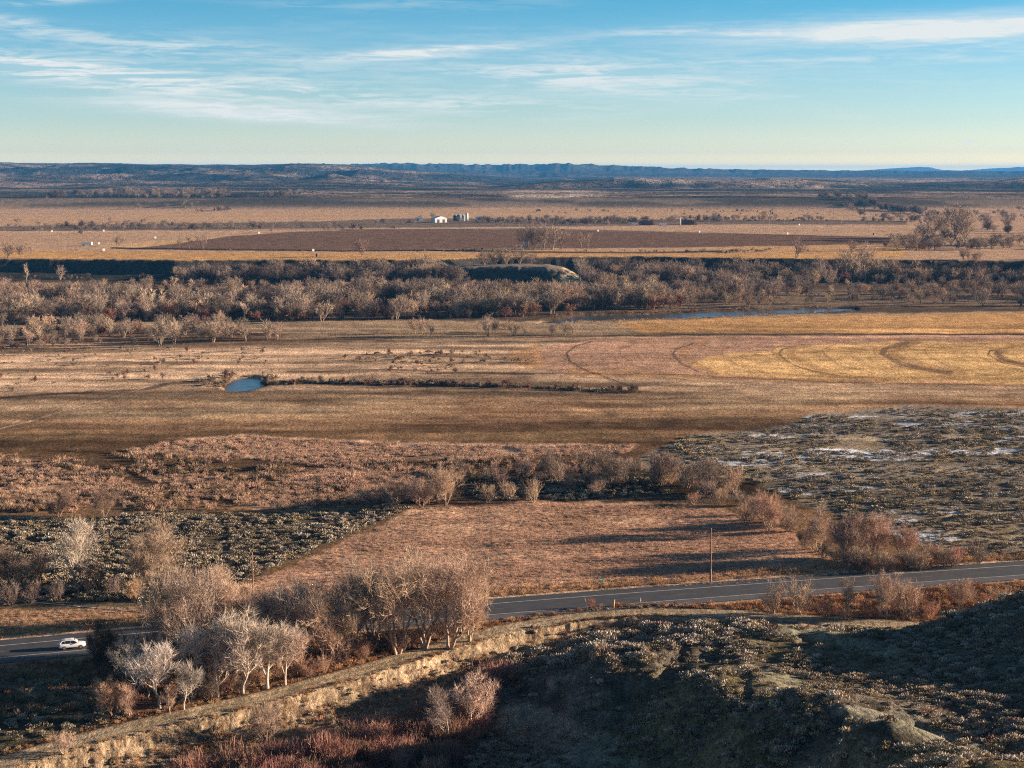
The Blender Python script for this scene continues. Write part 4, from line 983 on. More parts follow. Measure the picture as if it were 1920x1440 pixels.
def field_pts(P, dens, gap=0, sc=12, seed=0, z=0, bias=None):
    A = np.array([at(a, b, z) for a, b in P]); area = .5*abs(np.dot(A[:, 0], np.roll(A[:, 1], 1))-np.dot(A[:, 1], np.roll(A[:, 0], 1)))
    lo, hi = A.min(0), A.max(0); n = int(area*dens*(hi-lo).prod()/max(area, 1)); q = lo+(hi-lo)*rng.random((n, 2))
    q = q[poly_sd(q[:, 0], q[:, 1], A) > 0]
    if gap: q = q[fbm(q[:, 0]/sc, q[:, 1]/sc, 3, 400+seed) > gap]
    return q
def scatter(name, q, smin, smax, meshes, label, cat, flat_=1.0, sink=.03, keep=None):
    if keep is not None: q = q[keep(q[:, 0], q[:, 1])]
    z = height(q[:, 0], q[:, 1]); k = len(q); s = (smin+(smax-smin)*rng.random(k)**1.6)*(.55+.95*fbm(q[:, 0]/10, q[:, 1]/8, 3, 555)); w_ = rng.uniform(.85, 1.25, k)
    return stuff_points(name, np.stack([q[:, 0], q[:, 1], z-sink], 1), np.stack([s*w_, s*w_, s*flat_*rng.uniform(.8, 1.2, k)], 1), rng.random(k)*6.28, meshes, label, cat)
def off_ways(x, y):
    rd, _ = line_d(x, y, ROAD); s, _ = line_d(x, y, LEVEE); return (np.abs(rd) > 8) & ((s < -3.2) | (s > 5.5))
scatter('sagebrush_patch', field_pts([(-700,985),(0,972),(150,975),(300,962),(480,966),(640,961),(730,952),(765,957),(640,1008),(520,1058),(430,1105),(300,1125),(-700,1150)], .62, .24, 9, 21), .7, 1.9, sages, 'dense dark sagebrush between the marsh and the highway on the left', 'sagebrush', .8)
scatter('sagebrush_patch', field_pts([(1190,868),(1290,822),(1480,804),(1530,780),(1700,766),(1920,770),(2500,780),(2500,1060),(1960,1048),(1830,1048),(1700,1008),(1500,938),(1400,896),(1220,890)], .17, .36, 20, 3), .8, 1.8, sages_y, 'scattered grey sagebrush on the snow-patched flat', 'sagebrush', .75)
scatter('sagebrush_patch', field_pts([(880,925),(1000,900),(1200,890),(1260,925),(1100,940),(900,940)], .35), .9, 1.8, sages, 'dark sagebrush strip beyond the pink field', 'sagebrush', .8)
def hill_ok(x, y):
    s, _ = line_d(x, y, LEVEE); return (s > 9) & (y > 60)
def hill_region(n):
    q = np.stack([rng.uniform(-20, 125, n), rng.uniform(110, 275, n)], 1); z = height(q[:, 0], q[:, 1]); u, v = proj(q[:, 0], q[:, 1], z)
    k = (u > 880) & (u < 2250) & (v > 1100) & (v < 1600) & hill_ok(q[:, 0], q[:, 1])
    foot = sstep(1250, 1180, v+(u-1250)*.12)
    dn = .10+.95*sstep(.34, .66, fbm(q[:, 0]/9, q[:, 1]/9, 4, 411))+.4*foot
    # thin out on the clay patches
    for (cx, cy, rx, ry) in ((1040,1375,110,45),(1120,1420,90,22),(1465,1275,45,14),(1640,1345,120,16),(1760,1385,110,16),(1560,1195,150,18)):
        dn = np.where(((u-cx)/rx)**2+((v-cy-(u-cx)*.22)/ry)**2 < 1.0, dn*.25, dn)
    k &= rng.random(n) < dn
    return q[k], u[k], v[k]
HQ, HU, HV = hill_region(36000)
HS = .34+1.0*rng.random(len(HQ))**2.6
HS = HS*(1+.6*sstep(1260, 1180, HV+(HU-1250)*.12))
order = np.argsort(-(HS/HQ[:, 1])*((HU > 0) & (HU < 1920) & (HV < 1440)))
NI = 230
ind_h = order[:NI]; rest_h = order[NI:]
SM = [sage_mesh('sage_foliage', 40+i, SGO, 150, .5, .095, False) for i in range(4)]
def stem_mesh(seed):
    g = np.random.default_rng(seed); G_ = Geo()
    for i in range(14):
        a = g.random()*6.28; r = .2+.35*g.random(); m_ = np.array([r*.4*math.cos(a), r*.4*math.sin(a), .22]); G_.tube((0, 0, -.1), m_, .035, .022); G_.tube(m_, (r*math.cos(a), r*math.sin(a), .5), .022, .01)
    V, Q = G_.arrays(4); me = mesh_np('stems', V, Q); me.materials.append(M_TRUNK); return me
ST = [stem_mesh(i) for i in range(3)]
def sagebrush(x, y, s, colour, label, group):
    e = empty('sagebrush', (x, y, hz(x, y)-.04*s), rng.random()*6.28, (s*1.15, s*1.15, s)); tag(e, label, 'sagebrush', group)
    a = bpy.data.objects.new('foliage', SM[rng.integers(4)]); b = bpy.data.objects.new('stems', ST[rng.integers(3)])
    for o_ in (a, b): COL.objects.link(o_); o_.parent = e
    a.color = (*colour, 1); b.color = (.12,.095,.075,1)
for i in ind_h:
    u, v = HU[i], HV[i]
    reg = 'at the foot of the slope beside the canal bank' if v+(u-1250)*.12 < 1215 else 'on the shaded slope left of the sunlit crest' if v > 1240+(u-1250)*.55 else 'on the shaded ground behind the sunlit crest'
    c_ = [(.38,.34,.26),(.48,.43,.35),(.30,.27,.21),(.46,.36,.25),(.24,.155,.13)][rng.choice(5, p=(.3,.25,.25,.12,.08))]
    sagebrush(HQ[i][0], HQ[i][1], HS[i]*1.25, c_, 'grey-green sagebrush '+reg, 'sagebrush '+reg)
q = HQ[rest_h]; k = len(q); s = HS[rest_h]*1.2; w_ = rng.uniform(.9, 1.3, k)
stuff_points('sagebrush_cover', np.stack([q[:, 0], q[:, 1], height(q[:, 0], q[:, 1])-.03], 1), np.stack([s*w_, s*w_, s*.8], 1), rng.random(k)*6.28, sages, 'small sagebrush covering the hillside', 'sagebrush')
# red willows at the canal
def wil_ok(x, y):
    s, _ = line_d(x, y, LEVEE); u, v = proj(x, y, height(x, y)); return (s > 15) & (u < 950-(v-1440)*.1)
scatter('willow_thicket', field_pts([(300,1445),(430,1395),(560,1362),(700,1318),(860,1275),(940,1300),(900,1380),(840,1440),(840,1700),(-200,1700),(0,1560)], .75, .27, 9, 5, -3), 1.3, 3.4, willows, 'red and brown willow canes filling the ditch below the canal bank', 'willows', 1, .03, wil_ok)
scatter('sagebrush_patch', field_pts([(-300,1290),(0,1268),(160,1262),(260,1300),(250,1340),(100,1380),(-300,1430)], .30), .7, 1.5, sages, 'dark sagebrush in the shade between the highway and the dirt track', 'sagebrush', .8, .03, off_ways)
scatter('sagebrush_patch', field_pts([(-300,1500),(0,1445),(100,1425),(60,1540),(-300,1700)], .25, z=-2), .6, 1.2, sages_y, 'low brush at the lower left corner', 'sagebrush', .8, .03, off_ways)
def along(o1, o2, n, u0, u1):
    P = resample(LEVEE, .5); uu_, _ = proj(P[:, 0], P[:, 1], .5); P = P[(uu_ > u0) & (uu_ < u1)]; d = np.gradient(P, axis=0); d /= np.linalg.norm(d, axis=1)[:, None]
    i = rng.integers(len(P), size=n); return P[i]+np.stack([d[i, 1], -d[i, 0]], 1)*rng.uniform(o1, o2, n)[:, None]
# grass
def verge(o1, o2, n, seedv=0):
    P = resample(ROAD, 1.0); P = P[(P[:, 0] > -130) & (P[:, 0] < 150)]; d = np.gradient(P, axis=0); d /= np.linalg.norm(d, axis=1)[:, None]
    i = rng.integers(len(P), size=n); o_ = rng.uniform(o1, o2, n); return P[i]+np.stack([d[i, 1], -d[i, 0]], 1)*o_[:, None]
def side_ok(x, y):
    s, _ = line_d(x, y, LEVEE); return s < -2.8
scatter('verge_grass', np.concatenate([verge(-15, -8.0, 2600)]), .3, .8, [tuft('grass', 1, GRS), tuft('grass', 2, GRS)], 'golden dry grass along the far verge of the highway', 'grass')
scatter('verge_grass', np.concatenate([verge(8.0, 20, 4500), verge(20, 32, 2600)]), .35, 1.1, [tuft('grass', 3, GRS2), tuft('grass', 4, GRS2), tuft('grass', 5, GRS)], 'rusty dry grass and weeds between the highway and the dirt track', 'grass', 1, .03, side_ok)
scatter('field_grass', field_pts([(560,1070),(680,1005),(800,952),(1000,946),(1280,948),(1400,968),(1480,1003),(1560,1050),(1640,1078),(1400,1098),(940,1120),(700,1140),(300,1170),(-200,1190),(-200,1165),(300,1135)], 1.1), .22, .42, [tuft('grass', 6, GRS3), tuft('grass', 7, GRS3)], 'short pinkish dry grass covering the field beyond the highway', 'grass')
scatter('track_grass', np.concatenate([along(-5, -2.3, 1500, -200, 1750), along(2.4, 3.0, 500, -200, 1300)]), .15, .6, [tuft('grass', 31, GRS2), tuft('grass', 32, GRS), sages[0]], 'dry weeds along both edges of the dirt track', 'weeds')
scatter('bank_weeds', np.concatenate([along(5, 11, 1500, -200, 1350), along(3.3, 6, 260, -200, 1350)]), .2, .75, [tuft('grass', 33, GRS), sages[1], tuft('grass', 34, GRS2), sages[3]], 'weeds and small brush scattered down the eroded canal bank', 'weeds')
REEDP = [[(235,848),(330,830),(450,818),(640,828),(900,838),(1190,836),(1175,850),(900,862),(640,880),(450,860),(250,856)], [(-300,872),(0,862),(180,880),(240,905),(330,930),(420,950),(-300,955)], [(270,897),(340,884),(430,905),(560,890),(680,868),(800,880),(870,900),(700,945),(500,955),(330,930)]]
for P, d_ in zip(REEDP, (.9, .6, .8)):
    scatter('reeds', field_pts(P, d_, .36, 10, 6), .5, 1.1, [tuft('reed', 8, GRS3), tuft('reed', 9, GRS3)], 'pale pinkish reeds standing in the marsh', 'reeds')
scatter('marsh_grass', field_pts([(-300,850),(0,845),(240,850),(640,872),(1180,852),(1190,880),(860,935),(640,955),(0,962),(-300,965)], .28, .45, 12, 7), .7, 1.6, [tuft('grass', 11, GRS4), sage_mesh('marsh_bush', 61, GRS4), tuft('grass', 12, GRS3)], 'dark brown weeds and rushes of the marsh', 'rushes')
scatter('meadow_brush', np.concatenate([field_pts([(640,668),(900,655),(1010,680),(1000,702),(700,700)], .035, .45, 20, 8), field_pts([(-300,655),(540,650),(640,690),(400,712),(0,735),(-300,740)], .006), field_pts([(360,722),(420,700),(440,700),(420,728)], .12), field_pts([(488,702),(530,705),(560,722),(490,722)], .1), field_pts([(540,713),(800,717),(1200,733),(1200,738),(800,723),(540,718)], .25)]), .8, 2.4, [merged('farbush', 0, 'meadow_brush', *MT3), sages[0], merged('farbush', 1, 'meadow_brush', *MT2)], 'low brown brush scattered over the meadow and along its ditch', 'brush', 1.0)
scatter('bank_grass', np.concatenate([field_pts([(1000,604),(1085,601),(1300,594),(1450,589),(1600,583),(1600,586),(1300,598),(1085,606)], .2), field_pts([(1000,596),(1100,586),(1560,573),(1600,572),(1560,575),(1100,589)], .25)]), .4, .9, [tuft('grass', 13, GRS), sages[1], tuft('grass', 14, GRS2)], 'gold and brown growth on the river banks', 'grass')

# ------------------------------------------------------------------ built things
def gpt(px, py, z=0.0):
    for _ in range(6): x, y = at(px, py, z); z = hz(x, y)
    return x, y, z
WHITE = flat('white_paint', (.78,.78,.76), .45, .4, var=.05); GLASS = flat('car_glass', (.012,.014,.018), .08, .6, var=.02); RUBBER = flat('rubber', (.02,.02,.02), .8, .2)
RIM = flat('alloy', (.35,.35,.36), .35, .5, .6); LAMP = flat('lamp_glass', (.55,.56,.58), .15, .6); TAIL = flat('tail_lamp', (.30,.02,.02), .2, .5); TRIM = flat('dark_trim', (.03,.03,.032), .6, .3)
CARP = flat('car_paint', (.80,.81,.82), .22, .5, var=.02)
def make_car():
    t = .34; lane = .0
    px = (137-960)
    # place on the near lane of the highway
    best = min(range(len(RL)), key=lambda i: abs(proj(RL[i][0], RL[i][1], .4)[0]-153)); p = RL[best]; pa = proj(*RL[best-1], .4)[0]; pb = proj(*RL[best+1], .4)[0]; k = (134-pa)/(pb-pa); p = RL[best-1]*(1-k)+RL[best+1]*k; d = RL[best+1]-RL[best-1]; d = d/np.linalg.norm(d)
    nrm = np.array([d[1], -d[0]]); q = p+nrm*1.75; rz = math.atan2(d[1], d[0])
    e = tag(empty('car', (q[0], q[1], .465), rz, .92), 'white estate-like SUV driving along the highway towards the dark shaded tree', 'car')
    # lower body: cross sections along x
    L2 = 2.33; sec = [(-2.33,.62,.78,.42,.92),(-2.26,.50,.88,.34,1.02),(-2.0,.40,.92,.30,1.06),(-1.35,.32,.93,.28,1.04),(0,.30,.93,.28,1.00),(1.0,.31,.93,.28,.99),(1.35,.34,.92,.28,.97),(1.9,.40,.89,.32,.90),(2.22,.46,.80,.38,.80),(2.33,.56,.66,.46,.68)]
    V = []; Fc = []; k = 10
    for x, zl, w, z0, z1 in sec:
        pts = [(-w*.86,z0),(-w,z0+.16),(-w*1.0,(z0+z1)/2+.05),(-w*.97,z1-.10),(-w*.88,z1)]
        pts = pts+[(-a, b) for a, b in pts[::-1]]
        V += [(x, a, b) for a, b in pts]
    for i in range(len(sec)-1):
        for j in range(k):
            a = i*k+j; b = i*k+(j+1) % k; Fc.append((a, b, b+k, a+k))
    Fc.append(tuple(range(k))[::-1]); Fc.append(tuple((len(sec)-1)*k+j for j in range(k)))
    me = bpy.data.meshes.new('body'); me.from_pydata(V, [], Fc); me.update(); me.polygons.foreach_set('use_smooth', [True]*len(me.polygons))
    body = link('body', me, e, CARP); body.modifiers.new('b', 'BEVEL').width = .02
    # cabin
    m = MB(); zb, zt = .98, 1.66
    prof_ = [(-2.12,zb,.86),(-1.98,1.30,.80),(-1.72,1.60,.70),(-1.2,1.67,.69),(-.2,1.68,.69),(.35,1.63,.68),(.78,1.36,.76),(1.22,zb,.85)]
    n = len(m.v)
    for x, z, w in prof_: m.v.append((x, -w, z))
    for x, z, w in prof_: m.v.append((x, w, z))
    K = len(prof_)
    for i in range(K-1): m.f.append((i, i+1, K+i+1, K+i))
    m.f.append(tuple(range(K))[::-1]); m.f.append(tuple(range(K, 2*K)))
    m.f.append((0, K, 2*K-1, K-1))
    roof = m.build('cabin', CARP, e)
    def pane(name, pts, mat=GLASS, par=e):
        me = bpy.data.meshes.new(name); me.from_pydata(pts, [], [tuple(range(len(pts)))]); me.update(); return link(name, me, par, mat)
    for s in (-1, 1):
        def sp(x, z):  # point on the slanted side
            w = .862-(z-zb)*.255+.012; return (x, s*w, z)
        for pts in ([(-1.90,1.10),(-1.62,1.50),(-1.30,1.56),(-1.22,1.06)], [(-1.14,1.06),(-1.22,1.57),(-.36,1.58),(-.30,1.06)], [(-.22,1.06),(-.28,1.58),(.26,1.54),(.62,1.33),(.95,1.06)]):
            P = [sp(*q_) for q_ in pts]; pane('window', P if s < 0 else P[::-1])
        mm = MB().box((.80, s*1.0, 1.10), (.14,.20,.13)); mm.build('mirror', CARP, e)
        MB().tube((-1.7, s*.62, 1.70), (.1, s*.62, 1.71), .022).build('roof_rail', TRIM, e)
        MB().box((2.17, s*.62, .72), (.22,.34,.12), rz=-s*.35).build('headlight', LAMP, e)
        MB().box((-2.24, s*.70, .92), (.14,.34,.16), rz=s*.2).build('taillight', TAIL, e)
        MB().box((0, s*.925, .36), (2.2,.04,.12)).build('sill', TRIM, e)
    pane('windscreen', [(.42,-.60,1.60),(1.14,-.74,1.03),(1.14,.74,1.03),(.42,.60,1.60)][::-1] if False else [(.425,-.60,1.615),(1.20,-.76,1.01),(1.20,.76,1.01),(.425,.60,1.615)])
    pane('rear_window', [(-1.985,-.66,1.325),(-1.985,.66,1.325),(-1.76,.60,1.575),(-1.76,-.60,1.575)])
    MB().box((2.27, 0, .48), (.10,1.45,.20)).build('grille', TRIM, e)
    MB().box((-2.30, 0, .50), (.08,1.5,.22)).build('bumper', TRIM, e)
    MB().box((-2.345, 0, .80), (.012,.5,.12)).build('number_plate', WHITE, e)
    for x in (-1.38, 1.42):
        for s in (-1, 1):
            w = MB().tube((0, s*.76, 0), (0, s*.955, 0), .35, k=20).build('wheel', RUBBER, e, loc=(x, 0, .35))
            MB().tube((0, s*.95, 0), (0, s*.965, 0), .23, k=14).build('rim', RIM, w)
            a = MB(); 
make_car()
WOOD = flat('weathered_pole', (.22,.12,.08), .85, .2, var=.25, scale=2); WOODG = flat('grey_timber', (.12,.10,.085), .9, .1, var=.3, scale=2); METAL = flat('galvanised', (.45,.46,.46), .45, .4, .3)
def pole(px, py, hpx, label):
    x, y, z = gpt(px, py); h = hpx*y*1.05/F/.97; e = tag(empty('utility_pole', (x, y, z), .2), label, 'utility pole')
    MB().tube((0,0,-.3), (0,0,h), .17, .11, k=10).build('shaft', WOOD, e, True)
    MB().tube((0,0,h), (0,0,h+.28), .05, .03, k=8).build('insulator', METAL, e)
    MB().tube((.17,0,.2), (.15,0,2.6), .035, k=6).build('ground_wire_guard', METAL, e)
    b = MB(); [b.tube((-.02,-.1,h-s_), (-.02,-.34,h-s_+.08), .03) for s_ in (.9, 1.5)]; b.build('bracket', METAL, e)
    return e
pole(475, 1137, 96, 'wooden utility pole beyond the highway behind the roadside trees on the left')
pole(1332, 1092, 96, 'lone wooden utility pole at the highway edge of the pink field')
def sign():
    x, y, z = gpt(1127, 1104); e = tag(empty('marker_sign', (x, y, z), .25), 'small green and white marker sign on a post at the far edge of the highway', 'road sign')
    MB().box((0,0,1.0), (.07,.05,2.0)).build('post', METAL, e); p = MB().box((0,-.04,1.75), (.62,.03,.85)).build('panel', flat('sign_green', (.08,.30,.20), .5, .3), e)
    MB().box((0,-.058,1.75), (.50,.006,.16)).build('white_band', WHITE, p)
sign()
def post(px, py, h, lean, lab, mat, r=.07):
    x, y, z = gpt(px, py); e = MB().tube((0,0,-.2), (lean*h,0,h), r, r*.8, k=8); o = e.build('post', mat, None, True, (x, y, z)); tag(o, lab, 'post')
post(1101, 1141, 1.9, -.25, 'pinkish post leaning beside the red bush on the near highway verge', flat('pink_post', (.36,.24,.21), .8), .10)
post(1201, 1134, 1.3, 0, 'short pale marker post on the near highway verge', METAL, .06)
post(1150, 1140, 1.5, .1, 'short orange-brown stump of dry stalks on the near highway verge', flat('stalk', (.55,.33,.14), .9), .16)
def flume():
    x, y, z = gpt(4, 1322); e = tag(empty('timber_flume', (x, y, z), 0), 'dark timber flume on struts in the shade at the left edge', 'flume')
    MB().box((-1.2,1.0,2.55), (6.6,1.5,.16), ry=.03).build('deck', WOODG, e)
    for yy in (.2, 1.8): MB().box((-1.2,yy,2.75), (6.6,.1,.35), ry=.03).build('side_board', WOODG, e)
    MB().tube((2.0,.3,2.4), (5.0,.6,.9), .14).build('pipe', flat('old_pipe', (.24,.21,.18), .7), e)
    for a, b in (((-2.6,.3,2.5),(2.0,.3,0)), ((-4.2,.3,2.5),(.6,.3,.1))): MB().tube(a, b, .11, k=6).build('brace', WOODG, e)
    for xx in (2.0, -2.8):
        MB().box((xx,.3,1.1), (.2,.2,2.9)).build('leg', WOODG, e)
flume()
def gatepost():
    x, y, z = gpt(8, 1292); e = tag(empty('gate_frame', (x, y, z), 0), 'tall dark post with crossbar between highway and dirt track at the left edge', 'gate frame')
    MB().tube((0,0,-.2), (0,0,5.0), .12, .09).build('post', WOODG, e); MB().tube((-4,.0,2.9), (0,.0,2.85), .09).build('crossbar', WOODG, e); MB().tube((-4,0,-.2), (-4,0,4.4), .11).build('post', WOODG, e)
gatepost()
def log(px, py, px2, py2, r, lab, mat, name, cat):
    x, y, z = gpt(px, py); x2, y2, z2 = gpt(px2, py2); n = 10; m = MB()
    P = [(x+(x2-x)*i/n, y+(y2-y)*i/n) for i in range(n+1)]; Z = [hz(*p)+r*.7 for p in P]
    for i in range(n): m.tube((P[i][0]-x, P[i][1]-y, Z[i]-z), (P[i+1][0]-x, P[i+1][1]-y, Z[i+1]-z), r*(1-.04*i), r*(1-.04*(i+1)), k=7)
    o = m.build(name, mat, None, True, (x, y, z)); tag(o, lab, cat)
log(436, 1141, 472, 1137, .22, 'bleached fallen tree trunk lying at the foot of the left utility pole', flat('bleached_wood', (.50,.46,.42), .8), 'fallen_trunk', 'log')
log(-20, 1122, 268, 1149, .09, 'long pale irrigation pipe lying across the grass beyond the highway on the left', METAL, 'irrigation_pipe', 'pipe')
log(240, 1103, 262, 1110, .16, 'pale broken limb lying under the large round brown tree', flat('bleached_limb', (.50,.46,.42), .8), 'broken_limb', 'log')
# evergreen clump on the crest at the right edge
x, y, z = gpt(1921, 1122); e = tag(empty('juniper', (x, y, z-.3), 1.0, (2.3, 2.3, 3.6)), 'dark green juniper on the hill crest at the right edge', 'juniper')
a = bpy.data.objects.new('foliage', SM[0]); b = bpy.data.objects.new('trunk', ST[0])
for o_ in (a, b): COL.objects.link(o_); o_.parent = e
a.color = (.05,.055,.042,1); b.color = (.08,.06,.05,1)

# rocks on the levee edge and hillside
ROCK = flat('pale_rock', (.20,.17,.13), .95, .1, var=.3, scale=1.5, bump=.1)
def rock_mesh(seed):
    g = np.random.default_rng(seed); import bmesh
    bm = bmesh.new(); bmesh.ops.create_icosphere(bm, subdivisions=2, radius=1)
    for v in bm.verts:
        c = np.array(v.co); v.co *= .75+.5*float(fbm(np.array([c[0]*1.3+seed*7.]), np.array([c[1]*1.3+c[2]*1.7]), 3, seed)[0]); v.co.z *= .65
    me = bpy.data.meshes.new('rock'); bm.to_mesh(me); bm.free(); me.materials.append(ROCK); return me
RK = [rock_mesh(i) for i in range(4)]
def rocks(n, pts, s0, s1, lab, grp, cat='rock'):
    for i in range(n):
        px, py = pts(i); x, y, z = gpt(px, py); s = rng.uniform(s0, s1)
        o = bpy.data.objects.new('rock', RK[rng.integers(4)]); COL.objects.link(o); o.location = (x, y, z+s*.15); o.rotation_euler = (rng.random()*.4, rng.random()*.4, rng.random()*6.28); o.scale = (s*1.3, s, s); tag(o, lab, cat, grp)
rocks(9, lambda i: (1120+i*19+rng.normal()*4, np.interp(1120+i*19, [1100,1200,1300], [1147,1139,1138])-2+rng.normal()*1.5), .2, .45, 'brownish boulder in the line of boulders between the highway and the dirt track', 'boulders along the dirt track')
rocks(26, lambda i: (rng.uniform(960, 1900), rng.uniform(1200, 1430)), .15, .4, 'small pale rock lying on the hillside among the sagebrush', 'rocks on the hillside')
rocks(14, lambda i: (930+i*6+rng.normal()*5, np.interp(930+i*6, [930,1010], [1228,1208])+rng.normal()*4), .25, .55, 'pale clod of rubble at the foot of the canal bank', 'rubble at the foot of the canal bank')

# farmstead and small things far across the river
ROOFW = flat('white_metal_roof', (.70,.72,.74), .5, .3); WALLW = flat('pale_siding', (.62,.62,.60), .8, .2); DKBIN = flat('dark_bin_steel', (.10,.14,.16), .6, .3, .2); HAY = flat('hay_orange', (.50,.26,.12), .95, 0, var=.25, scale=.8)
BROWNR = flat('brown_roof', (.13,.085,.07), .85, .1); DOORM = flat('door_dark', (.06,.06,.065), .7)
def shed(px, py, w, d, h, rh, rz, lab, wall, roof, name='barn', doors=1, cat='barn'):
    x, y, z = gpt(px, py, 13); e = tag(empty(name, (x, y, z), rz), lab, cat)
    MB().box((0,0,h/2-.2), (w,d,h+.4)).build('wall', wall, e)
    MB().prism([(-w/2-.4,0),(w/2+.4,0),(w/2+.4,.25),(0,rh),(-w/2-.4,.25)], -d/2-.3, d/2+.3, 0, (0,0,h+.01)).build('roof', roof, e)
    for i in range(doors): MB().box((-w*.22+i*w*.45,-d/2-.03,h*.4), (w*.2,.06,h*.78)).build('door', DOORM, e)
shed(823, 417, 17, 12, 5, 3, .5, 'white barn with bright metal roof left of the grain bins across the river', WALLW, ROOFW, doors=2)
shed(786, 414, 10, 7, 3.4, 1.8, .2, 'small white house left of the white barn across the river', WALLW, ROOFW, 'farmhouse', cat='house')
shed(903, 412, 16, 8, 3.2, 1.6, .1, 'long low pale shed right of the tall silo across the river', WALLW, ROOFW, 'farm_shed', cat='shed')
shed(929, 413, 8, 6, 2.6, 1.4, .3, 'small pale hut right of the long low shed near the silo', WALLW, ROOFW, 'farm_hut', cat='hut')
shed(1211, 422, 16, 9, 4.2, 2.0, 0, 'brown open shed left of the white tank tower across the river', BROWNR, BROWNR, 'hay_shed', cat='shed')
shed(1289, 421, 15, 9, 4.2, 2.0, 0, 'brown open shed right of the white tank tower across the river', BROWNR, BROWNR, 'hay_shed', cat='shed')
shed(1700, 396, 60, 9, 4.0, 1.2, .0, 'very long pale shed among trees at the foot of the far hills', flat('pinkish_wall', (.58,.45,.38), .8), ROOFW, 'long_shed', 1, 'shed')
for px, py, r, h in ((854,414,3.0,7.0),(861,414.5,3.2,7.6),(868,414,3.0,6.8)):
    x, y, z = gpt(px, py, 13); e = tag(empty('grain_bin', (x, y, z)), 'dark steel grain bin in the row between the white barn and the tall silo', 'grain bin', 'dark grain bins')
    MB().tube((0,0,-.2), (0,0,h), r, k=20).build('wall', DKBIN, e); MB().tube((0,0,h), (0,0,h+1.6), r*1.03, .3, k=20).build('roof', METAL, e)
x, y, z = gpt(875.5, 415, 13); e = tag(empty('silo', (x, y, z)), 'tall white silo beside the dark grain bins across the river', 'silo')
MB().tube((0,0,-.2), (0,0,10.2), 1.75, k=24).build('wall', WALLW, e, True); MB().tube((0,0,10.2), (0,0,11.0), 1.8, .2, k=24).build('dome', ROOFW, e); MB().tube((1.78,-.3,.5), (1.78,-.3,10), .12).build('ladder', METAL, e)
x, y, z = gpt(1275.5, 422, 13); e = tag(empty('tank_tower', (x, y, z)), 'slim white tank tower between the two brown sheds across the river', 'tower')
MB().tube((0,0,-.2), (0,0,8.2), .75, k=16).build('wall', WALLW, e, True); MB().tube((0,0,8.2), (0,0,8.8), .8, .15, k=16).build('cap', ROOFW, e)
for px, py, lab in ((1224,422,'orange haystack against the left brown shed across the river'),(1304,422,'orange haystack against the right brown shed across the river')):
    x, y, z = gpt(px, py, 13); o = MB().prism([(-2.4,0),(2.4,0),(1.4,3.0),(0,4.2),(-1.2,3.2)], -2, 2).build('haystack', HAY, None, False, (x, y, z)); tag(o, lab, 'haystack')
def trailer(px, py, L_, lab, rz=0, name='white_trailer'):
    x, y, z = gpt(px, py, 13); e = tag(empty(name, (x, y, z), rz), lab, 'trailer')
    MB().box((0,0,1.9), (L_,2.5,2.6)).build('body', WHITE, e)
    for sx in (-.33, .33): MB().tube((L_*sx,-1.25,.45), (L_*sx,1.25,.45), .45, k=12).build('wheel', RUBBER, e)
trailer(163, 460.5, 9, 'long white trailer parked in the field above the left end of the gold strip')
trailer(1243, 423.5, 10, 'white trailer parked right of the left brown shed', 0)
trailer(1190, 422.5, 7, 'short white trailer parked left of the left brown shed', 0)
trailer(985, 462, 6, 'white trailer parked under the middle trees of the dark ploughed field', 0)
k_ = 0
BX = (("195",487,'nearest, alone at the lip of the river bluff'),("185.5",458,'right of the long white trailer'),("291",447,'right of the long white trailer, farther up the field'),("97.5",435,'beyond the field at the left, first of two'),("194.5",434,'beyond the field at the left, second of two'),
      ("485.5",438,'at the far edge of the ploughed field, left one'),("1121",434,'at the ploughed field far edge, above the twin slender trees'),("1311",436,'at the ploughed field far edge, below the right brown shed'),("1476",439,'at the far edge of the ploughed field, right one'),("587",471,'on the dark ditch line below the ploughed field'),("1498",422.5,'beside the far field road on the right'))
for px, py, lab in BX:
    x, y, z = gpt(float(px), py, 13); s = 1.0 if py > 480 else .9
    e = tag(empty('pump_box', (x, y, z), .4), 'small white box '+lab, 'pump box'); MB().box((0,0,.95*s), (1.9*s,1.6*s,2.0*s)).build('housing', WHITE, e); MB().box((0,0,2.02*s), (2.1*s,1.8*s,.14)).build('lid', ROOFW, e)
for px, h_ in ((1357,13),(1443,12),(1471,12),(1329,10),(1578,10)):
    x, y, z = gpt(px, 421.5, 13); o = MB().tube((0,0,-.2), (0,0,h_*.8), .16, .12).tube((-.9,0,h_*.76), (.9,0,h_*.76), .08).build('power_pole', flat('pale_pole', (.40,.36,.32), .8), None, False, (x, y, z)); tag(o, 'pale power pole along the far field road right of the brown sheds', 'power pole', 'power poles along the far field road')
for px, py, lab in ((594,487,'small dark stock tank at the far lip of the bluff'),(1638,441,'small dark post at the far end of the ploughed field')):
    x, y, z = gpt(px, py, 13); o = MB().tube((0,0,-.1), (0,0,2.2), .8, .7, k=12).tube((0,0,2.2), (0,0,2.5), .85, .3, k=12).build('stock_tank', TRIM, None, False, (x, y, z)); tag(o, lab, 'tank')

# ------------------------------------------------------------------ air
hm = bpy.data.materials.new('haze_air'); hm.use_nodes = True; N = hm.node_tree.nodes; N.remove(N['Principled BSDF']); pv = N.new('ShaderNodeVolumePrincipled')
pv.inputs['Color'].default_value = (.08,.38,.88,1); pv.inputs['Density'].default_value = HAZE_D; pv.inputs['Anisotropy'].default_value = 0.0
hm.node_tree.links.new(pv.outputs[0], N['Material Output'].inputs['Volume'])
b_ = MB().box((0,0,0), (1,1,1)); o = b_.build('haze', hm); o.scale = (170000, 60000, 244); o.location = (0, 18000, 244/2-6); tag(o, kind='stuff')

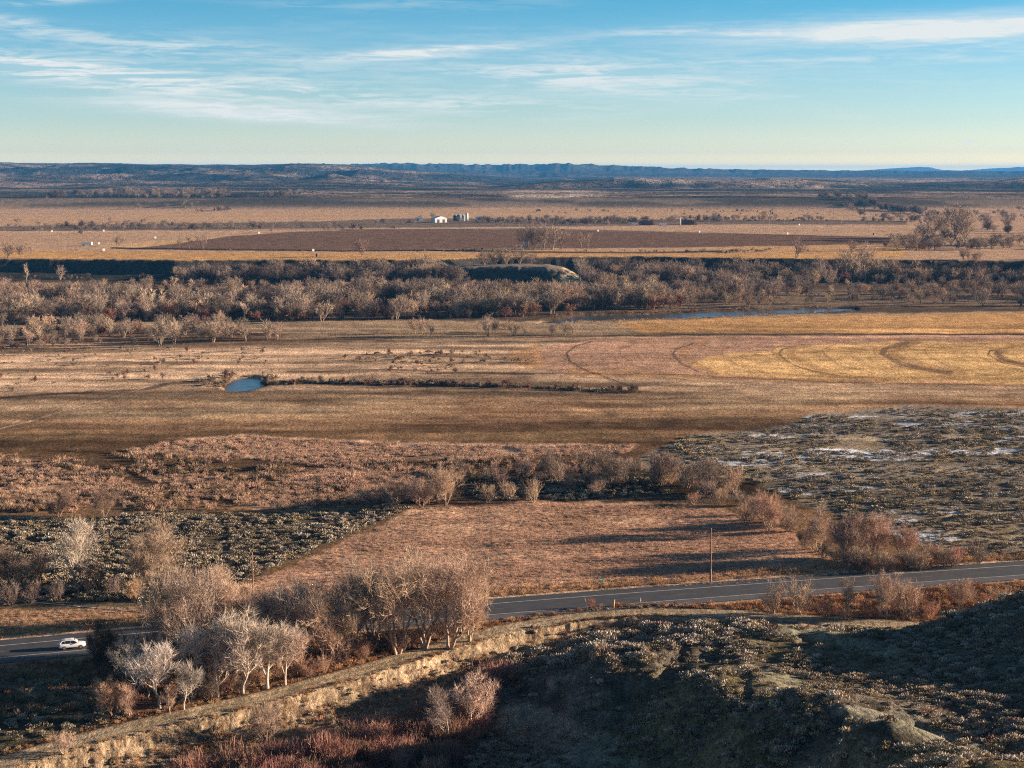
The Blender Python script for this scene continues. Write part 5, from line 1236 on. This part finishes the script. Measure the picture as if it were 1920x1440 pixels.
# ------------------------------------------------------------------ world, sun, haze, camera
SUN_EL = math.radians(10.2); SUN_AZ = math.radians(9.5)      # azimuth from +X towards +Y
def world():
    w = bpy.data.worlds.new('World'); scene.world = w; w.use_nodes = True; N = w.node_tree.nodes; L = w.node_tree.links
    bg = N['Background']; out = N['World Output']
    sky = N.new('ShaderNodeTexSky'); sky.sky_type = 'NISHITA'; sky.sun_disc = False; sky.sun_elevation = SUN_EL
    sky.sun_rotation = math.pi/2-SUN_AZ; sky.air_density = 1.0; sky.dust_density = .6; sky.ozone_density = 2.5; sky.altitude = 1200
    def math_(op, a, b=None, c=None, clamp=False):
        n = N.new('ShaderNodeMath'); n.operation = op; n.use_clamp = clamp
        for i, q in enumerate((a, b, c)):
            if q is None: continue
            if isinstance(q, (int, float)): n.inputs[i].default_value = q
            else: L.new(q, n.inputs[i])
        return n.outputs[0]
    tc = N.new('ShaderNodeTexCoord'); sp = N.new('ShaderNodeSeparateXYZ'); L.new(tc.outputs['Generated'], sp.inputs[0])
    az = math_('ARCTAN2', sp.outputs['X'], sp.outputs['Y']); el = math_('ARCSINE', sp.outputs['Z'])
    # streaks: cirrus given by azimuth, elevation, size
    cb = N.new('ShaderNodeCombineXYZ'); L.new(az, cb.inputs[0]); L.new(el, cb.inputs[1])
    def noise(sx, sy, det, rz=0.0, dist=0.0):
        mp = N.new('ShaderNodeMapping'); mp.inputs['Scale'].default_value = (sx, sy, 1); mp.inputs['Rotation'].default_value = (0, 0, rz)
        L.new(cb.outputs[0], mp.inputs['Vector']); n = N.new('ShaderNodeTexNoise'); n.inputs['Scale'].default_value = 1; n.inputs['Detail'].default_value = det
        n.inputs['Roughness'].default_value = .6; n.inputs['Distortion'].default_value = dist; L.new(mp.outputs[0], n.inputs['Vector']); return n.outputs['Fac']
    nA = noise(10, 150, 8, .03, .8); nB = noise(34, 260, 6, -.06, 1.2); nC = noise(5, 45, 4)
    tex = math_('ADD', math_('MULTIPLY', nA, .6), math_('MULTIPLY', nB, .4))
    texm = N.new('ShaderNodeMapRange'); texm.inputs[1].default_value = .44; texm.inputs[2].default_value = .58; L.new(tex, texm.inputs[0])
    tot = None
    def px2(px, py): return math.atan((px-960)/F), -(PITCH+math.atan((py-720)/F))
    for (cx, cy, rx, ry, rot, k, pw) in (
        (480,214,260,15,-3.5,1.25,.25),(200,150,330,26,-6,.75,.6),(90,130,200,20,-4,.5,.6),(620,175,230,22,-6,.5,.8),(330,95,260,26,-3,.38,.9),(40,55,120,16,-8,.3,.9),
        (810,97,190,11,4,1.0,.35),(960,200,210,17,-3,.45,.8),(1180,150,330,36,-2,.42,.5),(1000,135,200,26,0,.28,.6),
        (1760,62,330,21,1.5,1.45,.15),(1430,66,210,7,-.5,.6,.3),(1300,55,190,9,3,.35,.5),(1500,117,260,10,-1,.32,.5),(1850,100,150,18,2,.3,.6),
        (1300,180,260,14,-4,.22,.6),(170,8,160,9,6,.45,.6),(1400,110,800,60,0,.10,.6),(700,12,320,12,0,.16,.6),
        (1805,267,12,6,0,.4,.3),(1590,220,60,8,-3,.25,.5),(1890,280,30,4,-2,.25,.5),(520,160,500,60,0,.14,.6)):
        a0, e0 = px2(cx, cy); s = rx/F; t = ry/F; r = math.radians(rot)
        da = math_('SUBTRACT', az, a0); de = math_('SUBTRACT', el, e0)
        p = math_('DIVIDE', math_('ADD', math_('MULTIPLY', da, math.cos(r)), math_('MULTIPLY', de, math.sin(r))), s)
        q = math_('DIVIDE', math_('SUBTRACT', math_('MULTIPLY', de, math.cos(r)), math_('MULTIPLY', da, math.sin(r))), t)
        d2 = math_('ADD', math_('MULTIPLY', p, p), math_('MULTIPLY', q, q))
        g = math_('EXPONENT', math_('MULTIPLY', d2, -1.3))
        tx = math_('ADD', math_('MULTIPLY', texm.outputs[0], .35+pw*1.1), max(.0, .75-pw))
        g = math_('MULTIPLY', math_('MULTIPLY', g, tx), k)
        tot = g if tot is None else math_('ADD', tot, g)
    gen = N.new('ShaderNodeMapRange'); gen.inputs[1].default_value = .5; gen.inputs[2].default_value = .8; gen.inputs[4].default_value = .25; L.new(nC, gen.inputs[0])
    tot = math_('ADD', tot, math_('MULTIPLY', gen.outputs[0], texm.outputs[0]))
    tot = math_('MINIMUM', math_('MULTIPLY', tot, 1.15), .92)
    # tint of the clear air: teal above, pale greenish cream low down
    rm = N.new('ShaderNodeMapRange'); rm.inputs[1].default_value = 0; rm.inputs[2].default_value = 1.0; L.new(el, rm.inputs[0])
    cr = N.new('ShaderNodeValToRGB'); L.new(rm.outputs[0], cr.inputs[0]); e = cr.color_ramp.elements
    e[0].position = 0; e[0].color = (*TINT[0][1], 1); e[1].position = 1; e[1].color = (*TINT[-1][1], 1)
    for pos, c in TINT[1:-1]:
        q = e.new(pos); q.color = (*c, 1)
    mu = N.new('ShaderNodeMix'); mu.data_type = 'RGBA'; mu.blend_type = 'MULTIPLY'; mu.inputs[0].default_value = 1
    L.new(sky.outputs[0], mu.inputs[6]); L.new(cr.outputs[0], mu.inputs[7])
    cl = N.new('ShaderNodeMix'); cl.data_type = 'RGBA'; L.new(tot, cl.inputs[0]); L.new(mu.outputs[2], cl.inputs[6]); cl.inputs[7].default_value = (*CLOUD, 1)
    L.new(cl.outputs[2], bg.inputs['Color']); bg.inputs['Strength'].default_value = SKY_STR
TINT = [(0, (1,1,1)), (.05, (1,1,1)), (.11, (1,1,1)), (.3, (1,1,1)), (1, (1,1,1))]
CLOUD = (5, 5, 5); SKY_STR = .1
TINT = [(0, (2.0,1.48,.34)), (.005, (1.22,.94,.52)), (.012, (.72,.66,.64)), (.03, (.51,.545,.615)), (.06, (.35,.47,.57)), (.085, (.25,.43,.54)), (.105, (.15,.39,.50)), (.3, (.24,.32,.38)), (1, (.34,.31,.295))]
CLOUD = (2.5, 2.55, 2.48)
world()
sl = bpy.data.lights.new('sun', 'SUN'); sl.energy = 5.0; sl.angle = math.radians(.5); sl.color = (1.0, .755, .555)
so = bpy.data.objects.new('sun', sl); COL.objects.link(so)
from mathutils import Vector
sd = Vector((math.cos(SUN_EL)*math.cos(SUN_AZ), math.cos(SUN_EL)*math.sin(SUN_AZ), math.sin(SUN_EL)))
so.rotation_euler = sd.to_track_quat('Z', 'Y').to_euler(); so.location = (300, 300, 200)

cam = bpy.data.cameras.new('camera'); co = bpy.data.objects.new('camera', cam); COL.objects.link(co); scene.camera = co
co.location = (0, 0, CAMZ); co.rotation_euler = (math.pi/2-PITCH, 0, 0); cam.sensor_width = 36; cam.lens = 36*F/1920; cam.clip_end = 90000; cam.clip_start = .5
scene.view_settings.view_transform = 'Standard'; scene.view_settings.look = 'None'; scene.view_settings.exposure = 1.78
scene.cycles.use_denoising = False; scene.cycles.pixel_filter_type = 'BLACKMAN_HARRIS'; scene.cycles.filter_width = 1.15; scene.cycles.max_bounces = 6; scene.cycles.volume_bounces = 0; scene.cycles.sample_clamp_indirect = 2
#END
